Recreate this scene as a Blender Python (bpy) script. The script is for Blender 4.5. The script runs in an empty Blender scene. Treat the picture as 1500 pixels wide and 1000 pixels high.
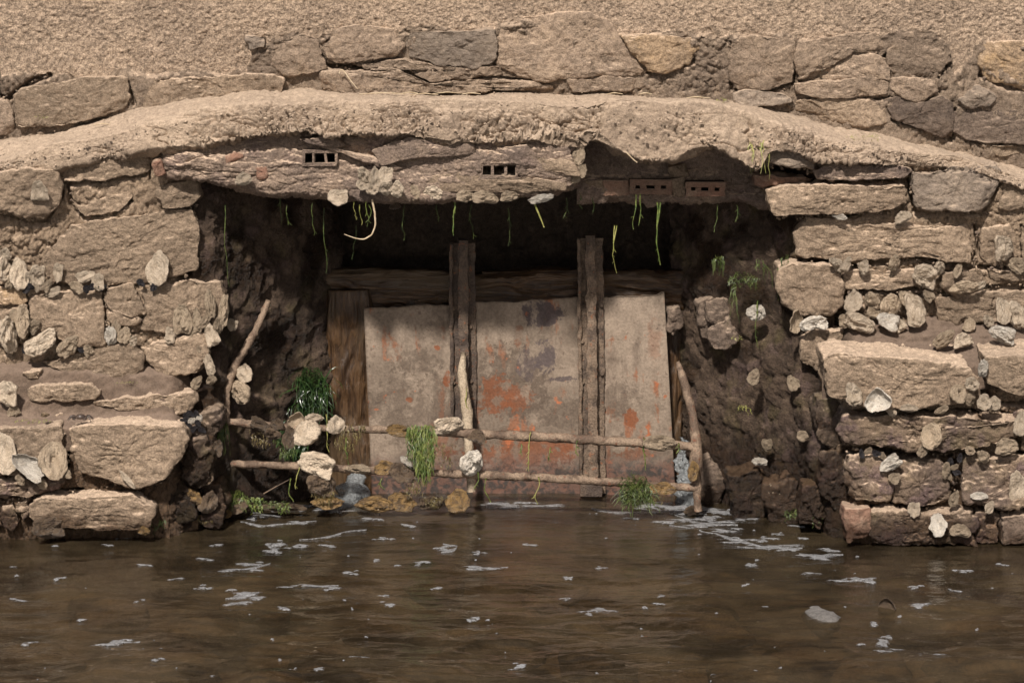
import bpy, math, random
import numpy as np
from math import radians, sin, cos, pi

# ------------------------------------------------------------------ camera, sky, sun, exposure
S = bpy.context.scene
COL = S.collection
PITCH = radians(10.0); DIST = 9.0; ZC = 0.552; FPX = 4500.0
cam_d = bpy.data.cameras.new('camera'); cam = bpy.data.objects.new('camera', cam_d); COL.objects.link(cam)
cam_d.sensor_width = 36.0; cam_d.lens = 36.0 * DIST / 3.0; cam_d.clip_end = 400.0; cam_d.clip_start = 0.05
CY, CZ = -DIST * cos(PITCH), ZC + DIST * sin(PITCH)
cam.location = (0, CY, CZ); cam.rotation_euler = (pi / 2 - PITCH, 0, 0)
S.camera = cam

SUN_EL, SUN_AZ = 44.5, -14.0            # degrees; azimuth to the left of straight out from the wall
world = bpy.data.worlds.new('World'); S.world = world; world.use_nodes = True
wn = world.node_tree.nodes; wl = world.node_tree.links
for n in list(wn): wn.remove(n)
sky = wn.new('ShaderNodeTexSky'); sky.sky_type = 'NISHITA'; sky.sun_disc = False
sky.sun_elevation = radians(SUN_EL); sky.sun_rotation = radians(180 - SUN_AZ * -1)
sky.dust_density = 3.0
bg = wn.new('ShaderNodeBackground'); bg.inputs[1].default_value = 0.05
wo = wn.new('ShaderNodeOutputWorld'); wl.new(sky.outputs[0], bg.inputs[0]); wl.new(bg.outputs[0], wo.inputs[0])
sun_d = bpy.data.lights.new('sun', 'SUN'); sun_d.energy = 5.0; sun_d.angle = radians(3.5); sun_d.color = (1.0, 0.935, 0.855)
sun = bpy.data.objects.new('sun', sun_d); COL.objects.link(sun)
sun.rotation_euler = (radians(90 - SUN_EL), 0, radians(SUN_AZ)); sun.location = (-2, -6, 6)
S.view_settings.view_transform = 'Standard'; S.view_settings.look = 'None'
S.view_settings.exposure = 0.32; S.view_settings.gamma = 1.0; S.view_settings.use_curve_mapping = False
try:
    S.cycles.max_bounces = 6; S.cycles.transparent_max_bounces = 8
except Exception: pass

# ------------------------------------------------------------------ measuring: photo pixel + distance -> point in the place
def pt(px, py, Y):
    v = (500.0 - np.asarray(py, float)) / FPX
    dy = cos(PITCH) + v * sin(PITCH); dz = -sin(PITCH) + v * cos(PITCH)
    t = (np.asarray(Y, float) - CY) / dy
    return t * (np.asarray(px, float) - 750.0) / FPX, CZ + t * dz
def P3(px, py, Y):
    x, z = pt(px, py, Y); return np.array([float(x), float(Y), float(z)])
def pz(py, Y): return pt(750, py, Y)[1]
def pw(px, py, z=0.0):                       # where the ray meets a level plane
    v = (500.0 - py) / FPX
    dy = cos(PITCH) + v * sin(PITCH); dz = -sin(PITCH) + v * cos(PITCH)
    t = (z - CZ) / dz
    return np.array([t * (px - 750.0) / FPX, CY + t * dy, z])
def proj(P):
    d = DIST + P[:, 1] * cos(PITCH) - (P[:, 2] - ZC) * sin(PITCH)
    return 750 + P[:, 0] * FPX / d, 500 - (P[:, 1] * sin(PITCH) + (P[:, 2] - ZC) * cos(PITCH)) * FPX / d
MPP = 0.002                                  # metres per photo pixel at the wall

# ------------------------------------------------------------------ noise
def _hash(ix, iy, iz, seed):
    h = (ix.astype(np.uint32) * np.uint32(374761393) + iy.astype(np.uint32) * np.uint32(668265263)
         + iz.astype(np.uint32) * np.uint32(2246822519) + np.uint32((seed * 3266489917) & 0xffffffff))
    h ^= h >> np.uint32(15); h *= np.uint32(2246822519); h ^= h >> np.uint32(13); h *= np.uint32(3266489917); h ^= h >> np.uint32(16)
    return h
def vnoise(p, seed=0):
    f = np.floor(p); i = f.astype(np.int64); t = p - f; t = t * t * t * (t * (t * 6 - 15) + 10)
    r = 0
    for a in (0, 1):
        wx = t[:, 0] if a else 1 - t[:, 0]
        for b in (0, 1):
            wy = t[:, 1] if b else 1 - t[:, 1]
            for c in (0, 1):
                wz = t[:, 2] if c else 1 - t[:, 2]
                r = r + wx * wy * wz * (_hash(i[:, 0] + a, i[:, 1] + b, i[:, 2] + c, seed) / 2147483647.5 - 1.0)
    return r
def fbm(p, scale, octv=4, seed=0, gain=0.5):
    s = 0; a = 1.0; q = p * scale
    for k in range(octv):
        s = s + a * vnoise(q, seed + k * 17); q = q * 2.03 + 7.1; a *= gain
    return s
def cells(p, scale, seed=0):                 # F1, F2-F1 of jittered points
    q = p * scale; f = np.floor(q - 0.5); i = f.astype(np.int64)
    d1 = np.full(len(p), 9.0); d2 = np.full(len(p), 9.0)
    for a in (0, 1):
        for b in (0, 1):
            for c in (0, 1):
                jx, jy, jz = i[:, 0] + a, i[:, 1] + b, i[:, 2] + c
                o = np.stack([_hash(jx, jy, jz, seed + k) / 4294967295.0 for k in (1, 2, 3)], 1)
                d = np.sqrt((((f + (a, b, c)) + o - q) ** 2).sum(1))
                m = d < d1; d2 = np.where(m, d1, np.minimum(d2, d)); d1 = np.where(m, d, d1)
    return d1, d2 - d1
def flakes(p, scale, seed=0):                # one level per nearest cell: split, flaking faces
    q = p * scale; f = np.floor(q - 0.5); i = f.astype(np.int64); d1 = np.full(len(p), 9.0); v = np.zeros(len(p))
    for a in (0, 1):
        for b in (0, 1):
            for c in (0, 1):
                jx, jy, jz = i[:, 0] + a, i[:, 1] + b, i[:, 2] + c
                o = np.stack([_hash(jx, jy, jz, seed + k) / 4294967295.0 for k in (1, 2, 3)], 1)
                d = ((((f + (a, b, c)) + o - q) ** 2).sum(1)); m = d < d1; d1 = np.where(m, d, d1); v = np.where(m, _hash(jx, jy, jz, seed + 4) / 2147483647.5 - 1, v)
    return v
def sstep(a, b, x):
    t = np.clip((x - a) / (b - a), 0, 1); return t * t * (3 - 2 * t)

# ------------------------------------------------------------------ mesh helpers
def mesh_data(name, V, F, smooth=True):
    me = bpy.data.meshes.new(name)
    V = np.asarray(V, dtype=np.float32)
    if isinstance(F, np.ndarray):
        k = F.shape[1]; me.vertices.add(len(V)); me.vertices.foreach_set('co', V.ravel())
        me.loops.add(F.size); me.loops.foreach_set('vertex_index', F.astype(np.int32).ravel())
        me.polygons.add(len(F)); me.polygons.foreach_set('loop_start', np.arange(0, F.size, k, dtype=np.int32))
        me.update(calc_edges=True)
    else:
        me.from_pydata([tuple(map(float, v)) for v in V], [], F)
    me.validate()
    me.polygons.foreach_set('use_smooth', [smooth] * len(me.polygons))
    return me
def link(name, me, mat, parent=None, loc=None):
    o = bpy.data.objects.new(name, me); COL.objects.link(o)
    if mat is not None:
        if not me.materials: me.materials.append(mat)
    if parent is not None: o.parent = parent
    if loc is not None: o.location = loc
    return o
def obj(name, V, F, mat, parent=None, smooth=True):
    """mesh with its origin at the middle of its own points"""
    V = np.asarray(V, float); c = (V.min(0) + V.max(0)) / 2
    return link(name, mesh_data(name, V - c, F, smooth), mat, parent, tuple(c))
def tag(o, label=None, cat=None, group=None, kind=None):
    if label: o['label'] = label
    if cat: o['category'] = cat
    if group: o['group'] = group
    if kind: o['kind'] = kind
    return o
def empty(name, loc=(0, 0, 0)):
    o = bpy.data.objects.new(name, None); COL.objects.link(o); o.location = loc; o.empty_display_size = 0.05
    return o
def adopt(o, parent):                       # keep world place under an unrotated parent
    o.parent = parent; o.location = tuple(np.array(o.location) - np.array(parent.location)); return o
def grid_faces(nu, nv, closed_u=False):
    i = np.arange(nu - (0 if closed_u else 1)); j = np.arange(nv - 1)
    I, J = np.meshgrid(i, j, indexing='ij'); I2 = (I + 1) % nu
    return np.stack([I * nv + J, I2 * nv + J, I2 * nv + J + 1, I * nv + J + 1], -1).reshape(-1, 4)
def grid_normals(G):
    du = np.gradient(G, axis=0); dv = np.gradient(G, axis=1)
    n = np.cross(du, dv); n /= (np.linalg.norm(n, axis=-1, keepdims=True) + 1e-12); return n
def tube(path, rad, n=8, seed=0, rough=0.0, step=None, squash=1.0):
    """closed bent tube along path, radius per point"""
    path = np.asarray(path, float); rad = np.broadcast_to(np.asarray(rad, float), (len(path),))
    L = np.r_[0, np.cumsum(np.linalg.norm(np.diff(path, axis=0), axis=1))]
    m = max(len(path), int(L[-1] / (step or max(rad.mean(), 0.004)))) + 1
    s = np.linspace(0, L[-1], m)
    # smooth resample
    C = np.stack([np.interp(s, L, path[:, k]) for k in range(3)], 1)
    for _ in range(3):
        C[1:-1] = (C[:-2] + 2 * C[1:-1] + C[2:]) / 4
    R = np.interp(s, L, rad)
    T = np.gradient(C, axis=0); T /= np.linalg.norm(T, axis=1, keepdims=True) + 1e-12
    ref = np.array([0.12, 1.0, 0.07]); A = np.cross(T, ref); A /= np.linalg.norm(A, axis=1, keepdims=True) + 1e-12
    B = np.cross(T, A)
    th = np.arange(n) * 2 * pi / n
    V = (C[:, None] + R[:, None, None] * (np.cos(th)[None, :, None] * A[:, None] + squash * np.sin(th)[None, :, None] * B[:, None]))
    V = V.transpose(1, 0, 2).reshape(-1, 3)
    if rough > 0:
        c = np.tile(C, (n, 1)); d = V - c; d /= np.linalg.norm(d, axis=1, keepdims=True) + 1e-12
        V = V + d * ((0.45 * fbm(V, 0.5 / max(R.mean(), 0.002), 2, seed) + 0.6 * fbm(V, 1.8 / max(R.mean(), 0.002), 3, seed + 3)) * rough)[:, None]
    F = [tuple(f) for f in grid_faces(n, m, True)]
    F.append(tuple(k * m for k in range(n))[::1]); F.append(tuple(k * m + m - 1 for k in range(n))[::-1])
    return V, F
def join(parts):
    Vs, Fs, o = [], [], 0
    for V, F in parts:
        Vs.append(np.asarray(V, float)); Fs += [tuple(int(i) + o for i in f) for f in F]; o += len(V)
    return np.concatenate(Vs), Fs
def boxvf(c, h):
    c = np.asarray(c, float); h = np.asarray(h, float)
    V = [c + h * np.array([a, b, d]) for a in (-1, 1) for b in (-1, 1) for d in (-1, 1)]
    F = [(0, 1, 3, 2), (4, 6, 7, 5), (0, 4, 5, 1), (2, 3, 7, 6), (0, 2, 6, 4), (1, 5, 7, 3)]
    return V, F

# ------------------------------------------------------------------ materials
class NB:
    def __init__(s, name):
        s.m = bpy.data.materials.new(name); s.m.use_nodes = True; s.t = s.m.node_tree; s.n = s.t.nodes
        for x in list(s.n): s.n.remove(x)
        s.out = s.n.new('ShaderNodeOutputMaterial')
    def add(s, kind, **kw):
        x = s.n.new(kind)
        for k, v in kw.items(): setattr(x, k, v)
        return x
    def set(s, sock, v):
        if hasattr(v, 'is_output') or isinstance(v, bpy.types.NodeSocket): s.t.links.new(v, sock)
        elif isinstance(v, (tuple, list)) and len(v) == 3 and sock.type == 'RGBA': sock.default_value = (*v, 1)
        else: sock.default_value = v
    def pos(s): return s.add('ShaderNodeNewGeometry').outputs['Position']
    def objc(s): return s.add('ShaderNodeTexCoord').outputs['Object']
    def noise(s, vec, scale, detail=4, rough=0.55, dist=0.0):
        x = s.add('ShaderNodeTexNoise'); s.set(x.inputs['Vector'], vec); x.inputs['Scale'].default_value = scale
        x.inputs['Detail'].default_value = detail; x.inputs['Roughness'].default_value = rough; x.inputs['Distortion'].default_value = dist
        return x.outputs['Fac']
    def voro(s, vec, scale, feat='F1'):
        x = s.add('ShaderNodeTexVoronoi', feature=feat); s.set(x.inputs['Vector'], vec); x.inputs['Scale'].default_value = scale
        return x.outputs['Distance']
    def ramp(s, f, a, b, lo=0.0, hi=1.0):
        x = s.add('ShaderNodeMapRange', interpolation_type='SMOOTHSTEP'); s.set(x.inputs[0], f)
        for k, v in zip((1, 2, 3, 4), (a, b, lo, hi)): x.inputs[k].default_value = v
        return x.outputs[0]
    def math(s, op, a, b=0.0):
        x = s.add('ShaderNodeMath', operation=op); s.set(x.inputs[0], a); s.set(x.inputs[1], b); return x.outputs[0]
    def mix(s, f, a, b, mode='MIX'):
        x = s.add('ShaderNodeMix', data_type='RGBA', blend_type=mode); s.set(x.inputs[0], f); s.set(x.inputs[6], a); s.set(x.inputs[7], b)
        return x.outputs[2]
    def scale(s, vec, xyz):
        x = s.add('ShaderNodeMapping'); s.set(x.inputs['Vector'], vec); x.inputs['Scale'].default_value = xyz; return x.outputs[0]
    def bump(s, h, strength, dist, normal=None):
        x = s.add('ShaderNodeBump'); s.set(x.inputs['Height'], h); x.inputs['Strength'].default_value = strength; x.inputs['Distance'].default_value = dist
        if normal is not None: s.set(x.inputs['Normal'], normal)
        return x.outputs[0]
    def princ(s, col, rough, normal=None, spec=0.3, **kw):
        x = s.add('ShaderNodeBsdfPrincipled'); s.set(x.inputs['Base Color'], col); s.set(x.inputs['Roughness'], rough)
        x.inputs['Specular IOR Level'].default_value = spec
        if normal is not None: s.set(x.inputs['Normal'], normal)
        for k, v in kw.items(): s.set(x.inputs[k], v)
        s.t.links.new(x.outputs[0], s.out.inputs[0]); return x

def earth(name, cA, cB, cC, grain=1.0, silt=(0.44, 0.335, 0.238), siltamt=0.85, wetz=0.09, wetall=0.0, fine=260, bumpd=0.004, tint=0.18, purple=0.0, algae=0.0):
    """stone / mortar / mud: three tones in patches, silt lying on level faces, dark and glossy where the tide wets it"""
    ds = lambda c: tuple(v * 0.96 + 0.04 * (0.3 * c[0] + 0.59 * c[1] + 0.11 * c[2]) for v in c)
    ds2 = lambda c: (ds(c)[0], ds(c)[1] * 0.975, ds(c)[2] * 0.985)
    cA, cB, cC, silt = ds2(cA), ds2(cB), ds2(cC), ds2(silt)
    b = NB(name); p = b.pos()
    n1 = b.noise(p, 5.0, 5, 0.6, 0.4); n2 = b.noise(p, 26, 6, 0.68); n3 = b.noise(p, fine, 3, 0.6); n7 = b.noise(p, 75, 4, 0.7)
    col = b.mix(b.ramp(n1, 0.36, 0.64), cA, cB)
    col = b.mix(b.ramp(n2, 0.50, 0.72, 0, 0.75), col, cC)
    if purple > 0:
        n5 = b.noise(p, 13, 4, 0.65); col = b.mix(b.ramp(n5, 0.52, 0.66, 0, purple), col, (0.135, 0.088, 0.088))
    if algae > 0:
        n6 = b.noise(p, 9, 4, 0.6); col = b.mix(b.ramp(n6, 0.5, 0.7, 0, algae), col, (0.10, 0.085, 0.025))
    # level faces hold a film of silt
    g = b.add('ShaderNodeNewGeometry'); sx = b.add('ShaderNodeSeparateXYZ'); b.set(sx.inputs[0], g.outputs['Normal'])
    up = b.ramp(sx.outputs[2], 0.40, 0.95, 0, siltamt)
    col = b.mix(up, col, silt)
    gr = b.math('MULTIPLY', b.ramp(n3, 0.3, 0.7, 1 - 0.26 * grain, 1 + 0.22 * grain), b.ramp(n7, 0.28, 0.62, 1 - 0.34 * grain, 1 + 0.14 * grain))  # fine grain, with low spots darkened in colour like shaded pits
    oi = b.add('ShaderNodeObjectInfo'); tv = b.ramp(oi.outputs['Random'], 0, 1, 1 - tint, 1 + tint * 0.6)
    f = b.math('MULTIPLY', gr, tv)
    x = b.add('ShaderNodeVectorMath', operation='SCALE'); b.set(x.inputs[0], col); b.set(x.inputs['Scale'], f); col = x.outputs[0]
    # tide mark
    ps = b.add('ShaderNodeSeparateXYZ'); b.set(ps.inputs[0], p)
    n4 = b.noise(p, 11, 4, 0.65)
    zz = b.math('ADD', ps.outputs[2], b.math('MULTIPLY', b.math('SUBTRACT', n4, 0.5), 0.22))
    wet = b.ramp(zz, wetz, wetz - 0.07)
    if wetall > 0: wet = b.math('MAXIMUM', wet, b.ramp(b.noise(p, 7, 4), 0.62 - 0.35 * wetall, 0.75 - 0.35 * wetall))
    wet = b.math('MULTIPLY', wet, 1.0)
    dark = b.add('ShaderNodeVectorMath', operation='MULTIPLY'); b.set(dark.inputs[0], col); dark.inputs[1].default_value = (0.33, 0.285, 0.25)
    col = b.mix(wet, col, dark.outputs[0])
    rough = b.ramp(wet, 0, 1, 0.93, 0.38)
    h = b.math('ADD', b.math('MULTIPLY', n2, 2.0), b.math('ADD', b.math('MULTIPLY', n3, 0.35), b.math('MULTIPLY', n7, 1.1)))
    n8 = b.noise(p, 110, 5, 0.74)
    bn = b.bump(b.math('ADD', h, b.math('MULTIPLY', n8, 1.6)), 1.0, bumpd * 1.3); b.set(bn.node.inputs['Strength'], b.ramp(up, 0, siltamt + 1e-4, 1.0, 0.22)); b.princ(col, rough, bn, 0.25)
    return b.m

M = {}
M['tan'] = earth('silty_tan_stone', (0.275, 0.205, 0.139), (0.215, 0.159, 0.108), (0.325, 0.243, 0.166), wetz=0.12)
M['grey'] = earth('grey_brown_stone', (0.285, 0.212, 0.147), (0.22, 0.164, 0.116), (0.34, 0.252, 0.17), siltamt=0.5)
M['slate'] = earth('blue_grey_stone', (0.275, 0.218, 0.162), (0.205, 0.163, 0.125), (0.32, 0.25, 0.18), siltamt=0.5, grain=0.7)
M['dark'] = earth('dark_brown_stone', (0.165, 0.122, 0.09), (0.115, 0.086, 0.066), (0.215, 0.16, 0.112), siltamt=0.4)
M['ochre'] = earth('ochre_stone', (0.34, 0.24, 0.145), (0.27, 0.195, 0.125), (0.40, 0.27, 0.14))
M['wet'] = earth('tide_stained_stone', (0.22, 0.158, 0.105), (0.13, 0.094, 0.072), (0.30, 0.225, 0.14), purple=0.75, wetz=0.12, wetall=0.12, algae=0.3)
M['wetdark'] = earth('dark_wet_stone', (0.12, 0.086, 0.06), (0.07, 0.05, 0.037), (0.17, 0.125, 0.08), purple=0.5, wetz=0.30, wetall=0.4, algae=0.4, siltamt=0.3)
M['wetgrey'] = earth('pale_grey_river_stone', (0.17, 0.16, 0.145), (0.11, 0.10, 0.09), (0.23, 0.215, 0.195), wetz=-5, silt=(0.20, 0.19, 0.175), siltamt=0.4)
M['mortar'] = earth('silted_mortar', (0.285, 0.21, 0.14), (0.225, 0.165, 0.11), (0.335, 0.25, 0.168), bumpd=0.0045, wetz=0.30)
M['upmortar'] = earth('grey_brown_mortar', (0.265, 0.20, 0.14), (0.20, 0.15, 0.108), (0.32, 0.24, 0.165), bumpd=0.0045, siltamt=0.5)
M['crust'] = earth('crumbling_mortar_crust', (0.36, 0.274, 0.192), (0.265, 0.20, 0.142), (0.40, 0.31, 0.22), bumpd=0.0034, grain=0.75, silt=(0.385, 0.30, 0.217), siltamt=0.55)
M['course'] = earth('purplish_masonry', (0.25, 0.185, 0.135), (0.155, 0.116, 0.092), (0.33, 0.245, 0.17), purple=0.35, bumpd=0.005)
M['render'] = earth('roughcast_render', (0.42, 0.315, 0.22), (0.34, 0.255, 0.18), (0.48, 0.365, 0.255), grain=1.5, fine=230, bumpd=0.005, siltamt=0.3)
M['mud'] = earth('brown_mud', (0.125, 0.088, 0.062), (0.10, 0.071, 0.05), (0.155, 0.11, 0.078), silt=(0.165, 0.12, 0.088), grain=0.6, bumpd=0.003)
M['bank'] = earth('wet_weedy_mud', (0.115, 0.079, 0.053), (0.062, 0.042, 0.029), (0.16, 0.114, 0.074), silt=(0.13, 0.095, 0.06), siltamt=0.4, wetz=0.24, wetall=0.48, algae=0.35, bumpd=0.006, purple=0.4)
M['brick'] = earth('red_clay_brick', (0.25, 0.135, 0.09), (0.22, 0.145, 0.10), (0.32, 0.235, 0.165), siltamt=0.6, grain=0.6)
M['core'] = earth('shade_dark_masonry', (0.06, 0.043, 0.03), (0.04, 0.029, 0.022), (0.085, 0.06, 0.04), siltamt=0.0)  # near-black colour stands in for shade in the culvert and brick holes
M['bed'] = earth('river_bed', (0.17, 0.12, 0.07), (0.10, 0.075, 0.045), (0.24, 0.17, 0.10), siltamt=0.2, wetz=-5, algae=0.5)

def m_shell(name, a, bcol, c, rough=0.7):
    b = NB(name); o = b.objc(); oi = b.add('ShaderNodeObjectInfo')
    off = b.add('ShaderNodeVectorMath', operation='ADD'); b.set(off.inputs[0], o)
    sc = b.add('ShaderNodeVectorMath', operation='SCALE'); cmb = b.add('ShaderNodeCombineXYZ')
    for i in range(3): b.set(cmb.inputs[i], oi.outputs['Random'])
    b.set(sc.inputs[0], cmb.outputs[0]); sc.inputs['Scale'].default_value = 37.0; b.set(off.inputs[1], sc.outputs[0]); p = off.outputs[0]
    n1 = b.noise(p, 1.6, 5, 0.65, 0.6); n2 = b.noise(p, 6, 4, 0.65); n3 = b.noise(p, 25, 3, 0.6)
    sx = b.add('ShaderNodeSeparateXYZ'); b.set(sx.inputs[0], o); dz = b.math('SUBTRACT', sx.outputs[2], 0.25)
    rad = b.math('SQRT', b.math('ADD', b.math('MULTIPLY', sx.outputs[0], sx.outputs[0]), b.math('MULTIPLY', dz, dz)))
    ph = b.math('ADD', b.math('MULTIPLY', rad, 7.0), b.math('MULTIPLY', n1, 5.0)); rg = b.math('FRACT', ph)
    col = b.mix(b.ramp(n1, 0.42, 0.66), a, bcol); col = b.mix(b.ramp(rg, 0.78, 1.0, 0, 0.25), col, c); col = b.mix(b.ramp(n2, 0.58, 0.74, 0, 0.65), col, c)
    x = b.add('ShaderNodeVectorMath', operation='SCALE'); b.set(x.inputs[0], col)
    b.set(x.inputs['Scale'], b.math('MULTIPLY', b.ramp(n3, 0.3, 0.7, 0.72, 1.2), b.ramp(oi.outputs['Random'], 0, 1, 0.82, 1.12)))
    b.princ(x.outputs[0], rough, b.bump(b.math('ADD', b.math('MULTIPLY', rg, 0.9), b.math('ADD', n2, b.math('MULTIPLY', n3, 0.8))), 1.0, 0.005), 0.35); return b.m
M['sh_pale'] = m_shell('pale_oyster_shell', (0.60, 0.485, 0.365), (0.46, 0.36, 0.26), (0.25, 0.18, 0.125))
M['sh_tan'] = m_shell('muddy_oyster_shell', (0.46, 0.355, 0.25), (0.36, 0.27, 0.185), (0.21, 0.155, 0.11))
M['sh_dark'] = m_shell('dark_wet_oyster_shell', (0.15, 0.105, 0.07), (0.09, 0.062, 0.045), (0.28, 0.20, 0.12), 0.35)
M['sh_gold'] = m_shell('yellow_stained_oyster_shell', (0.33, 0.205, 0.085), (0.12, 0.078, 0.048), (0.46, 0.34, 0.20), 0.3)
M['sh_white'] = m_shell('white_oyster_shell', (0.70, 0.63, 0.54), (0.58, 0.50, 0.41), (0.34, 0.27, 0.20), 0.5)
M['mussel'] = m_shell('mussel_shell', (0.035, 0.032, 0.038), (0.06, 0.05, 0.05), (0.13, 0.11, 0.10), 0.35)

def m_plant(name, a, bcol, rough=0.5):
    b = NB(name); p = b.pos(); n = b.noise(p, 60, 3); col = b.mix(b.ramp(n, 0.35, 0.65), a, bcol)
    b.princ(col, rough, None, 0.4); return b.m
M['weed'] = m_plant('bright_green_weed', (0.045, 0.075, 0.014), (0.13, 0.15, 0.035))
M['weed_dark'] = m_plant('dark_green_weed', (0.010, 0.025, 0.008), (0.03, 0.055, 0.014), 0.3)
M['weed_moss'] = m_plant('moss_green_weed', (0.028, 0.045, 0.010), (0.08, 0.10, 0.025))
M['weed_brown'] = m_plant('brown_weed', (0.06, 0.042, 0.018), (0.13, 0.10, 0.035))
M['weed_yel'] = m_plant('yellow_green_weed', (0.15, 0.155, 0.035), (0.27, 0.25, 0.085))
M['straw'] = m_plant('dry_straw', (0.46, 0.37, 0.25), (0.36, 0.27, 0.17), 0.8)
M['crabm'] = m_plant('dark_crab_shell', (0.035, 0.026, 0.022), (0.07, 0.05, 0.04), 0.35)

def m_plate():
    b = NB('rusty_silted_steel_plate'); p = b.pos()
    n1 = b.noise(p, 4.2, 5, 0.62, 0.5); n2 = b.noise(p, 14, 5, 0.65, 0.6); n3 = b.noise(p, 130, 3, 0.7); n4 = b.noise(p, 7.5, 5, 0.6, 0.8)
    n5 = b.noise(p, 33, 4, 0.6)
    col = b.mix(b.ramp(n1, 0.42, 0.58), (0.235, 0.18, 0.135), (0.155, 0.117, 0.087))
    ns = b.noise(b.scale(p, (1, 1, 0.28)), 24, 5, 0.65, 0.4); nb = b.noise(p, 48, 4, 0.65, 0.5)
    col = b.mix(b.ramp(ns, 0.50, 0.66, 0, 0.6), col, (0.135, 0.098, 0.073))
    col = b.mix(b.ramp(b.math('MULTIPLY', ns, n4), 0.30, 0.38, 0, 0.75), col, (0.235, 0.088, 0.040))
    col = b.mix(b.ramp(nb, 0.60, 0.68, 0, 0.7), col, (0.105, 0.072, 0.053))
    s = b.add('ShaderNodeSeparateXYZ'); b.set(s.inputs[0], p); x, z = s.outputs[0], s.outputs[2]
    def blob(cx, cz, rx, rz, amp=0.9, lo=0.75, hi=0.45):
        dx = b.math('DIVIDE', b.math('SUBTRACT', x, cx), rx); dz = b.math('DIVIDE', b.math('SUBTRACT', z, cz), rz)
        d = b.math('SQRT', b.math('ADD', b.math('MULTIPLY', dx, dx), b.math('MULTIPLY', dz, dz)))
        d = b.math('ADD', b.math('ADD', d, b.math('MULTIPLY', b.math('SUBTRACT', n2, 0.5), 2.4)), b.math('MULTIPLY', b.math('SUBTRACT', nb, 0.5), 2.0))
        return b.math('MULTIPLY', b.ramp(d, 1.12, 0.80, 0, amp), b.ramp(b.math('ADD', n5, b.math('MULTIPLY', b.math('SUBTRACT', ns, 0.5), 0.8)), 0.36, 0.50, 0.25, 1.0))
    def at(px, py): v = P3(px, py, 0.40); return v[0], v[2]
    # dark damp film, worn through by the dry silt
    for px, py, rx, rz, a in ((745, 560, .13, .10, .75), (620, 600, .17, .11, .6), (610, 530, .07, .04, .6), (905, 585, .05, .05, .55), (645, 470, .05, .08, .5), (820, 600, .10, .05, .6), (930, 680, .16, .06, .5), (770, 655, .2, .05, .3)):
        cx, cz = at(px, py); col = b.mix(blob(cx, cz, rx, rz, a), col, (0.085, 0.060, 0.043))
    for px, py, rx, rz, a in ((790, 460, .065, .035, .95), (800, 520, .03, .055, .9), (770, 535, .025, .05, .7), (825, 555, .04, .012, .9)):
        cx, cz = at(px, py); col = b.mix(blob(cx, cz, rx, rz, a), col, (0.070, 0.052, 0.05))
    for px, py, rx, rz, a in ((728, 575, .05, .06, .75), (755, 580, .05, .035, .65), (765, 665, .16, .05, .75), (925, 612, .022, .028, .9), (655, 555, .012, .03, .9), (640, 650, .05, .05, .5), (850, 660, .05, .03, .6), (925, 665, .06, .02, .5), (760, 490, .012, .04, .5), (640, 510, .012, .01, .9), (600, 585, .01, .008, .8), (690, 620, .03, .08, .5), (960, 500, .02, .08, .3)):
        cx, cz = at(px, py); col = b.mix(blob(cx, cz, rx, rz, a), col, (0.17, 0.055, 0.021))
    col = b.mix(b.ramp(b.math('MULTIPLY', n5, n4), 0.36, 0.42, 0, 0.85), col, (0.32, 0.10, 0.04))
    col = b.mix(b.ramp(b.math('MULTIPLY', n2, n5), 0.17, 0.13, 0, 0.7), col, (0.09, 0.065, 0.05))
    v = b.add('ShaderNodeVectorMath', operation='SCALE'); b.set(v.inputs[0], col); b.set(v.inputs['Scale'], b.ramp(n3, 0.3, 0.7, 0.80, 1.14)); col = v.outputs[0]
    zz = b.math('ADD', z, b.math('MULTIPLY', b.math('SUBTRACT', n2, 0.5), 0.10)); wet = b.ramp(zz, 0.15, 0.06)
    col = b.mix(wet, col, b.mix(b.ramp(nb, 0.4, 0.6), (0.045, 0.037, 0.033), b.mix(ns, (0.10, 0.078, 0.066), (0.14, 0.058, 0.036))))
    b.princ(col, b.ramp(wet, 0, 1, 0.8, 0.3), b.bump(b.math('ADD', b.math('MULTIPLY', n3, 0.7), n2), 0.6, 0.004), 0.35, Metallic=0.0); return b.m
M['plate'] = m_plate()
def m_iron(name, a, bcol, c, grain=(1, 1, 1)):
    b = NB(name); p = b.scale(b.pos(), grain); n1 = b.noise(p, 16, 5, 0.65); n2 = b.noise(p, 60, 4, 0.65); n3 = b.noise(p, 200, 3)
    col = b.mix(b.ramp(n1, 0.42, 0.6), a, bcol); col = b.mix(b.ramp(n2, 0.58, 0.7, 0, 0.85), col, c)
    v = b.add('ShaderNodeVectorMath', operation='SCALE'); b.set(v.inputs[0], col); b.set(v.inputs['Scale'], b.ramp(n3, 0.3, 0.7, 0.7, 1.2))
    b.princ(v.outputs[0], 0.75, b.bump(b.math('ADD', n2, n3), 0.8, 0.004), 0.3); return b.m
M['bar'] = m_iron('silted_rusty_bar', (0.165, 0.117, 0.082), (0.075, 0.053, 0.039), (0.20, 0.075, 0.034))
M['barlow'] = m_iron('dark_rusty_bar', (0.10, 0.07, 0.05), (0.06, 0.043, 0.034), (0.20, 0.075, 0.035))
M['rail'] = m_iron('silted_rusty_pipe', (0.225, 0.16, 0.112), (0.10, 0.066, 0.046), (0.15, 0.058, 0.032))
M['stick'] = m_iron('encrusted_stick', (0.40, 0.32, 0.23), (0.33, 0.255, 0.18), (0.22, 0.16, 0.11))
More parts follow.
